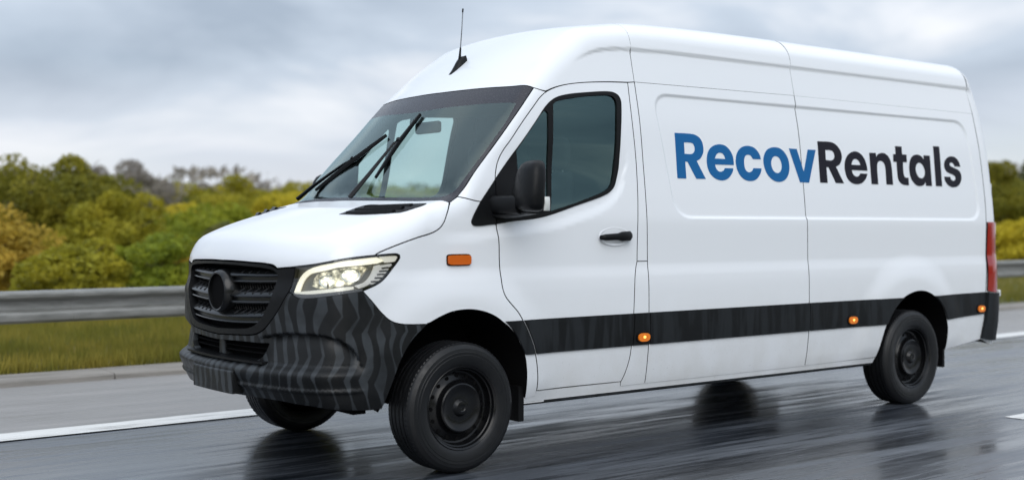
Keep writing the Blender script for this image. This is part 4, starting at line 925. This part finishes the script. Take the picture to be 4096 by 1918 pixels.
# lettering on the load-bay side
LETTERS={
 'R':[[(1.831,2.027,1),(1.983,2.028),(2.028,2.023),(2.069,2.004),(2.09,1.978),(2.098,1.941),(2.095,1.911),(2.079,1.883),(2.055,1.86),(2.022,1.846,1),(2.098,1.726,1),(2.006,1.725,1),(1.934,1.837,1),(1.91,1.839,1),(1.908,1.724,1),(1.824,1.724,1)],[(1.912,1.967,1),(1.975,1.968),(2.001,1.961),(2.013,1.94),(2.012,1.92),(2.001,1.902),(1.977,1.891),(1.91,1.89,1)]],
 'e':[[(2.394,1.83,1),(2.395,1.867),(2.386,1.902),(2.363,1.934),(2.329,1.958),(2.289,1.968),(2.249,1.968),(2.208,1.959),(2.169,1.939),(2.142,1.91),(2.127,1.872),(2.123,1.838),(2.129,1.798),(2.148,1.764),(2.182,1.738),(2.22,1.724),(2.267,1.72),(2.313,1.73),(2.353,1.755),(2.379,1.786),(2.387,1.807,1),(2.301,1.806,1),(2.287,1.79),(2.26,1.78),(2.234,1.782),(2.214,1.796),(2.204,1.818),(2.203,1.828,1)],[(2.206,1.869,1),(2.218,1.891),(2.236,1.905),(2.26,1.911),(2.286,1.907),(2.304,1.891),(2.313,1.869,1)]],
 'c':[[(2.687,1.881,1),(2.678,1.91),(2.654,1.94),(2.622,1.96),(2.584,1.969),(2.542,1.97),(2.499,1.961),(2.462,1.94),(2.436,1.911),(2.421,1.873),(2.418,1.842),(2.426,1.802),(2.448,1.765),(2.483,1.738),(2.523,1.725),(2.565,1.723),(2.609,1.732),(2.647,1.755),(2.674,1.786),(2.686,1.815,1),(2.601,1.815,1),(2.582,1.794),(2.554,1.784),(2.527,1.789),(2.509,1.81),(2.504,1.845),(2.51,1.881),(2.526,1.901),(2.553,1.908),(2.58,1.903),(2.602,1.879,1)]],
 'o':[[(2.848,1.973),(2.892,1.97),(2.934,1.954),(2.967,1.926),(2.989,1.89),(2.996,1.848),(2.99,1.809),(2.97,1.771),(2.935,1.741),(2.888,1.726),(2.844,1.725),(2.801,1.736),(2.761,1.76),(2.73,1.798),(2.716,1.837),(2.714,1.878),(2.73,1.917),(2.761,1.95),(2.803,1.967)],[(2.853,1.909),(2.887,1.899),(2.905,1.874),(2.912,1.843),(2.902,1.811),(2.877,1.791),(2.848,1.788),(2.818,1.799),(2.801,1.824),(2.795,1.855),(2.805,1.884),(2.825,1.902)]],
 'v':[[(3.008,1.971,1),(3.096,1.97,1),(3.157,1.803,1),(3.224,1.971,1),(3.316,1.972,1),(3.207,1.727,1),(3.103,1.727,1)]],
 'R2':[[(3.348,2.038,1),(3.507,2.039),(3.554,2.028),(3.594,2.003),(3.619,1.971),(3.626,1.936),(3.615,1.902),(3.589,1.873),(3.543,1.854,1),(3.624,1.731,1),(3.526,1.731,1),(3.454,1.847,1),(3.427,1.848,1),(3.426,1.73,1),(3.338,1.73,1)],[(3.43,1.976,1),(3.488,1.977),(3.518,1.971),(3.535,1.951),(3.537,1.932),(3.525,1.913),(3.5,1.901),(3.428,1.901,1)]],
 'e2':[[(3.934,1.836,1),(3.93,1.873),(3.913,1.918),(3.882,1.953),(3.839,1.974),(3.794,1.98),(3.742,1.969),(3.697,1.944),(3.664,1.904),(3.651,1.859),(3.653,1.82),(3.669,1.776),(3.701,1.747),(3.744,1.731),(3.798,1.728),(3.85,1.739),(3.891,1.762),(3.918,1.791),(3.93,1.812,1),(3.841,1.812,1),(3.822,1.794),(3.793,1.786),(3.762,1.793),(3.742,1.812),(3.736,1.835,1)],[(3.737,1.876,1),(3.75,1.901),(3.77,1.917),(3.794,1.922),(3.821,1.915),(3.841,1.899),(3.851,1.876,1)]],
 'n':[[(3.978,1.977,1),(4.063,1.978,1),(4.063,1.946,1),(4.09,1.969),(4.14,1.981),(4.183,1.978),(4.223,1.957),(4.247,1.924),(4.255,1.884),(4.254,1.734,1),(4.167,1.735,1),(4.171,1.87),(4.161,1.898),(4.139,1.914),(4.111,1.918),(4.081,1.907),(4.067,1.886),(4.062,1.855),(4.059,1.733,1),(3.973,1.733,1)]],
 't':[[(4.33,2.043,1),(4.416,2.044,1),(4.413,1.98,1),(4.473,1.981,1),(4.469,1.919,1),(4.413,1.918,1),(4.41,1.825),(4.417,1.804),(4.441,1.795),(4.471,1.796,1),(4.469,1.735,1),(4.404,1.736),(4.357,1.751),(4.332,1.779),(4.326,1.822),(4.329,1.917,1),(4.287,1.917,1),(4.291,1.977,1),(4.326,1.979,1)]],
 'a':[[(4.712,1.984,1),(4.8,1.984,1),(4.792,1.735,1),(4.707,1.736,1),(4.708,1.769,1),(4.678,1.743),(4.635,1.732),(4.584,1.734),(4.542,1.755),(4.508,1.792),(4.495,1.839),(4.497,1.886),(4.515,1.933),(4.551,1.969),(4.599,1.985),(4.645,1.985),(4.688,1.969),(4.71,1.946,1)],[(4.645,1.921),(4.679,1.909),(4.7,1.883),(4.711,1.851),(4.701,1.821),(4.671,1.798),(4.64,1.796),(4.611,1.807),(4.589,1.835),(4.582,1.871),(4.596,1.9),(4.618,1.916)]],
 'l':[[(4.863,2.065,1),(4.951,2.066,1),(4.939,1.736,1),(4.849,1.736,1)]],
 's':[[(5.236,1.908,1),(5.224,1.939),(5.202,1.966),(5.162,1.986),(5.108,1.99),(5.058,1.979),(5.015,1.95),(4.997,1.916),(5.002,1.883),(5.027,1.86),(5.073,1.846),(5.12,1.835),(5.145,1.821),(5.147,1.803),(5.123,1.787),(5.096,1.79),(5.076,1.801),(5.071,1.818,1),(4.983,1.818,1),(4.988,1.786),(5.015,1.757),(5.06,1.737),(5.113,1.732),(5.169,1.743),(5.212,1.771),(5.237,1.811),(5.232,1.851),(5.203,1.877),(5.156,1.891),(5.109,1.902),(5.082,1.913),(5.078,1.928),(5.099,1.937),(5.126,1.935),(5.145,1.921),(5.15,1.907,1)]],
}

def letter_loop(pts):
    n = len(pts); cs = [i for i, q in enumerate(pts) if len(q) > 2]
    if not cs:
        P = [q[:2] for q in pts]; P3 = xz(P+P[:1]); c = curve(xz([P[-1]])+P3+xz([P[1]]), .012)
        # closed smooth loop: run round three times and keep the middle lap
        c = curve(xz(P*3), .012); s = xz(P)[0]; d = np.linalg.norm(c-np.array(s), axis=1); idx = np.argsort(d)[:3]; idx = np.sort(idx); return c[idx[1]:idx[2]]
    segs = []
    for a, b in zip(cs, cs[1:]+[cs[0]+n]): segs.append([pts[i % n][:2] for i in range(a, b+1)])
    return loop(*segs, step=.012)
for key, loops in LETTERS.items():
    lt = panel('letter', [letter_loop(q) for q in loops], BLUE if key in ('R', 'e', 'c', 'o', 'v') else INK, van, off=.0025, th=.0025, res=.04)
    lt['label'] = ('blue' if key in ('R', 'e', 'c', 'o', 'v') else 'dark')+' letter '+key[0]+' on the white side'

# ------------------------------------------------------------------ vegetation
def leaf_mat(name, dark, light, tip):
    m = mat(name, light, .65, spec=.25); t = NT(m)
    ri = t.new('ShaderNodeNewGeometry').outputs['Random Per Island']
    n = t.noise(t.coords('Object'), 1.3, 3)
    a = t.mix(ri, (*dark, 1), (*light, 1)); f = t.ramp(n, (.42, 0.), (.66, 1.))
    t.set('Base Color', t.mix(t.math('MULTIPLY', f, .75), a, (*tip, 1)))
    b = t.b; tr = t.new('ShaderNodeBsdfTranslucent', {'Color': t.mix(.5, a, (*tip, 1))}); mx = t.new('ShaderNodeMixShader', {0: .40, 1: b.outputs[0], 2: tr.outputs[0]})
    t.l.new(mx.outputs[0], t.n['Material Output'].inputs[0]); return m
LV = {'olive': leaf_mat('olive_leaves', (0.143, 0.152, 0.017), (0.321, 0.305, 0.027), (0.507, 0.422, 0.037)),
      'yellow': leaf_mat('yellowing_leaves', (0.270, 0.237, 0.020), (0.558, 0.456, 0.033), (0.700, 0.575, 0.047)),
      'green': leaf_mat('green_leaves', (0.110, 0.152, 0.020), (0.253, 0.312, 0.031), (0.439, 0.439, 0.037)),
      'dark': leaf_mat('dark_leaves', (0.059, 0.076, 0.033), (0.143, 0.160, 0.058), (0.253, 0.237, 0.068)),
      'grey': leaf_mat('grey_brown_twigs', (0.169, 0.152, 0.138), (0.305, 0.279, 0.253), (0.406, 0.364, 0.287)),
      'dark_olive': leaf_mat('dark_olive_leaves', (0.077, 0.090, 0.015), (0.218, 0.211, 0.026), (0.384, 0.333, 0.036)),
      'rust': leaf_mat('tan_leaves', (0.256, 0.192, 0.032), (0.512, 0.371, 0.051), (0.666, 0.461, 0.077))}
BARK = mat('bark', (.07, .058, .045), .9)
def crown_mesh(name, seed, r, h, z0, n, size, clumps, m, flat=.8):
    R = np.random.RandomState(seed)
    cs = []
    while len(cs) < clumps:
        p = R.uniform(-1, 1, 3)
        if np.linalg.norm(p) < 1: cs.append(p)
    cs = np.array(cs); cr = R.uniform(.15, .34, clumps)
    ci = R.randint(0, clumps, n); d = R.normal(size=(n, 3)); d /= np.linalg.norm(d, axis=1, keepdims=True)
    P = cs[ci]*.80+d*(cr[ci]*R.uniform(.45, 1., n)**.5)[:, None]
    taper = 1-.25*np.clip(P[:, 2], 0, 1)
    P = np.stack([P[:, 0]*r*taper, P[:, 1]*r*taper, z0+h*.5+P[:, 2]*h*.5], 1)
    P[:, 2] = np.maximum(P[:, 2], .05)
    a = R.normal(size=(n, 3)); a /= np.linalg.norm(a, axis=1, keepdims=True); b = np.cross(a, d+R.normal(size=(n, 3))*.6); b /= np.linalg.norm(b, axis=1, keepdims=True)
    s = size*R.uniform(.6, 1.4, n)[:, None]
    V = np.stack([P-a*s, P+b*s*.45, P+a*s, P-b*s*.45], 1).reshape(-1, 3)
    me = bpy.data.meshes.new(name); me.vertices.add(4*n); me.vertices.foreach_set('co', V.ravel()); me.loops.add(4*n); me.loops.foreach_set('vertex_index', np.arange(4*n, dtype=np.int32))
    me.polygons.add(n); me.polygons.foreach_set('loop_start', np.arange(0, 4*n, 4, dtype=np.int32)); me.materials.append(m); me.update(calc_edges=True); me.validate()
    return me
def trunk_mb(seed, h, r, spread, limbs=6, z_first=.25):
    R = random.Random(seed); b = MB()
    b.tube([(0, 0, -.1), (R.uniform(-.05, .05)*h*.3, R.uniform(-.05, .05)*h*.3, h*.4), (R.uniform(-.1, .1)*h*.3, R.uniform(-.1, .1)*h*.3, h*.85)], [r, r*.7, r*.2], 8)
    for i in range(limbs):
        z = h*(z_first+.5*i/limbs); a = R.uniform(0, 6.28); L = spread*R.uniform(.5, .9)
        b.tube([(0, 0, z), (L*.5*math.cos(a), L*.5*math.sin(a), z+h*.14), (L*math.cos(a), L*math.sin(a), z+h*.30)], [r*.45, r*.28, r*.06], 6)
    return b
def tree(name, kind, x, y, r, h, seed, label, cat, group, n=7000, size=.075, z0=.15, clumps=26, z=0.):
    o = empty(name, None, (x, y, z)); tag(o, label, cat, group)
    c = bpy.data.objects.new('crown' if cat == 'tree' else 'foliage', crown_mesh('crown', seed, r, h*(1-z0), h*z0, n, size, clumps, LV[kind])); COL.objects.link(c); c.parent = o
    trunk_mb(seed, h*.9, .035*h**.9 if cat == 'tree' else .03*h**.7, r*.85).build('trunk' if cat == 'tree' else 'stems', BARK, o, smooth=True)
    return o
def at(px, y):                                # x of a spot at depth y seen a given share across the frame
    a = _yaw+math.atan((px-.5)*36/43.0); return CAM.x+(y-CAM.y)*math.tan(a)
BUSHES = [  # share across frame, depth, radius, height, kind, name, label
 (-.03, 14, 1.6, 1.75, 'rust', 'bush', 'rusty yellow bush at the left edge of the picture'),
 (.055, 19, 2.0, 3.05, 'dark_olive', 'tall_bush', 'tall olive-green bush towering at the far left'),
 (.115, 17, 1.7, 1.95, 'olive', 'bush', 'olive bush just right of the tallest bush on the left'),
 (.075, 11.5, 1.3, 1.2, 'olive', 'bush', 'low olive bush in front of the tallest bush'),
 (.15, 12.5, 1.2, 1.2, 'green', 'bush', 'low green bush behind the barrier left of the van nose'),
 (.16, 24, 2.4, 1.9, 'yellow', 'bush', 'broad yellow-green bush in the middle of the left bank'),
 (.205, 21, 1.8, 1.85, 'green', 'bush', 'round green bush above the van bonnet'),
 (.195, 14, 1.3, 1.0, 'rust', 'bush', 'low rusty bush close to the van grille'),
 (.255, 26, 2.7, 2.35, 'olive', 'bush', 'wide olive bush behind the windscreen foot'),
 (.305, 24, 2.4, 2.3, 'yellow', 'bush', 'yellowish bush showing right beside the windscreen'),
 (.36, 22, 2.2, 2.2, 'green', 'bush', 'green bush seen through the windscreen'),
 (.41, 25, 2.6, 2.4, 'olive', 'bush', 'olive bush seen through the far door window'),
 (.235, 16.5, 1.4, 1.4, 'dark', 'bush', 'small dark bush between the yellow ones above the bonnet'),
 (.962, 15.5, 2.6, 3.9, 'dark_olive', 'bush', 'dark olive bush directly behind the tail of the van'),
 (.99, 11, 2.0, 1.6, 'yellow', 'bush', 'bright yellow-green bush beside the tail lamp'),
 (1.03, 17, 2.6, 4.4, 'dark', 'bush', 'dark bush at the right edge of the picture'),
]
for i, (px, y, r, h, kd, nm, lb) in enumerate(BUSHES):
    tree(nm, kd, at(px, y), y, r, h, 100+i, lb, 'bush', None, n=int(3600*r*h*.75)+4000, size=.055, z0=.02, clumps=40, z=.012*max(0, y-6)+.03)
TREES = [
 (.012, 44, 2.6, 3.5, 'grey', 'bare grey-brown tree left of the tall bush'),
 (.10, 40, 2.0, 3.5, 'grey', 'thin grey tree peeping over the bushes on the left'),
 (.137, 42, 2.2, 3.75, 'grey', 'taller grey-brown tree standing clear of the treeline'),
 (.175, 46, 3.0, 3.1, 'dark', 'dark low tree in the gap of the treeline'),
 (.225, 44, 3.0, 3.5, 'olive', 'olive tree on the skyline above the bonnet'),
 (.28, 48, 3.2, 3.5, 'olive', 'olive tree on the skyline touching the windscreen'),
 (.35, 44, 3.0, 3.3, 'dark', 'dark tree seen through the windscreen'),
 (.975, 38, 3.4, 5.6, 'grey', 'grey tree rising behind the tail of the van'),
 (1.02, 34, 3.2, 5.0, 'dark', 'dark tree at the right edge behind the bushes'),
]
for i, (px, y, r, h, kd, lb) in enumerate(TREES):
    tree('tree', kd, at(px, y), y, r, h, 300+i, lb, 'tree', None, n=5200 if kd != 'grey' else 3600, size=.10, z0=.2, clumps=22, z=.012*(y-6)+.02)

# distant woods
def wood(name, pts, n, r, h, size, kinds, seed, label):
    R = np.random.RandomState(seed); root = None
    Vs = []; 
    for (x, y, rr, hh) in pts:
        m = n; p = R.normal(size=(m, 3)); p /= np.linalg.norm(p, axis=1, keepdims=True); p *= R.uniform(.5, 1, m)[:, None]**.4
        lump = 1+.25*np.sin(p[:, 0]*5+x)*np.cos(p[:, 2]*6+y)
        P = np.stack([x+p[:, 0]*rr*lump, y+p[:, 1]*rr, hh*.5+p[:, 2]*hh*.5*lump], 1)
        a = R.normal(size=(m, 3)); a /= np.linalg.norm(a, axis=1, keepdims=True); b = np.cross(a, p); b /= np.maximum(np.linalg.norm(b, axis=1, keepdims=True), 1e-6)
        s = size*R.uniform(.5, 1.4, m)[:, None]
        Vs.append(np.stack([P-a*s, P+b*s*.5, P+a*s, P-b*s*.5], 1).reshape(-1, 3))
    V = np.vstack(Vs); n_ = len(V)//4
    me = bpy.data.meshes.new(name); me.vertices.add(4*n_); me.vertices.foreach_set('co', V.ravel()); me.loops.add(4*n_); me.loops.foreach_set('vertex_index', np.arange(4*n_, dtype=np.int32))
    me.polygons.add(n_); me.polygons.foreach_set('loop_start', np.arange(0, 4*n_, 4, dtype=np.int32))
    for kx in kinds: me.materials.append(LV[kx])
    me.polygons.foreach_set('material_index', np.repeat(R.randint(0, len(kinds), len(pts)), n).astype(np.int32)); me.update(calc_edges=True)
    o = bpy.data.objects.new(name, me); COL.objects.link(o); tag(o, label, 'wood', kind='stuff'); return o
R_ = random.Random(3)
far = [(at(-.1+1.25*i/70, 75+R_.uniform(-12, 20)), 75+R_.uniform(-8, 18), R_.uniform(3.5, 6), R_.uniform(3.8, 5.4)) for i in range(71)]
wood('distant_wood', far, 700, 0, 0, .34, ['grey', 'dark', 'olive', 'grey'], 5, 'grey-brown autumn wood along the horizon behind the bushes')
beh = [(-70+2.6*i+R_.uniform(-1, 1), -38+R_.uniform(-6, 4), R_.uniform(2.5, 4.5), R_.uniform(3.5, 7)) for i in range(60)]
wood('roadside_wood', beh, 500, 0, 0, .35, ['dark', 'olive', 'green'], 6, 'dark line of trees across the road, mirrored in the cab window')

# verge grass
def grass(name, n, x0, x1, y0, y1, hmin, hmax, seed, label, cols):
    R = np.random.RandomState(seed); x = R.uniform(x0, x1, n); y = y0+(y1-y0)*R.rand(n)**1.3; z = .04+.012*np.maximum(0, y-6)
    h = R.uniform(hmin, hmax, n); a = R.uniform(0, 6.28, n); w = .006+.004*R.rand(n); lean = R.uniform(0, .5, n)*h; b = R.uniform(0, 6.28, n)
    A = np.stack([x-w*np.cos(a), y-w*np.sin(a), z], 1); B = np.stack([x+w*np.cos(a), y+w*np.sin(a), z], 1); C = np.stack([x+lean*np.cos(b), y+lean*np.sin(b), z+h], 1)
    V = np.stack([A, B, C], 1).reshape(-1, 3)
    me = bpy.data.meshes.new(name); me.vertices.add(3*n); me.vertices.foreach_set('co', V.ravel()); me.loops.add(3*n); me.loops.foreach_set('vertex_index', np.arange(3*n, dtype=np.int32))
    me.polygons.add(n); me.polygons.foreach_set('loop_start', np.arange(0, 3*n, 3, dtype=np.int32)); me.materials.append(cols); me.update(calc_edges=True)
    o = bpy.data.objects.new(name, me); COL.objects.link(o); tag(o, label, 'grass', kind='stuff'); return o
GRASS = leaf_mat('grass_blades', (.07, .09, .014), (.19, .19, .028), (.42, .33, .065))
grass('verge_grass', 60000, -2.5, 9, 4.82, 11, .05, .22, 11, 'rough yellow-green grass on the verge under the barrier', GRASS)
grass('verge_grass', 30000, 9, 40, 4.82, 11, .06, .24, 12, 'rough grass on the verge further along the barrier', GRASS)
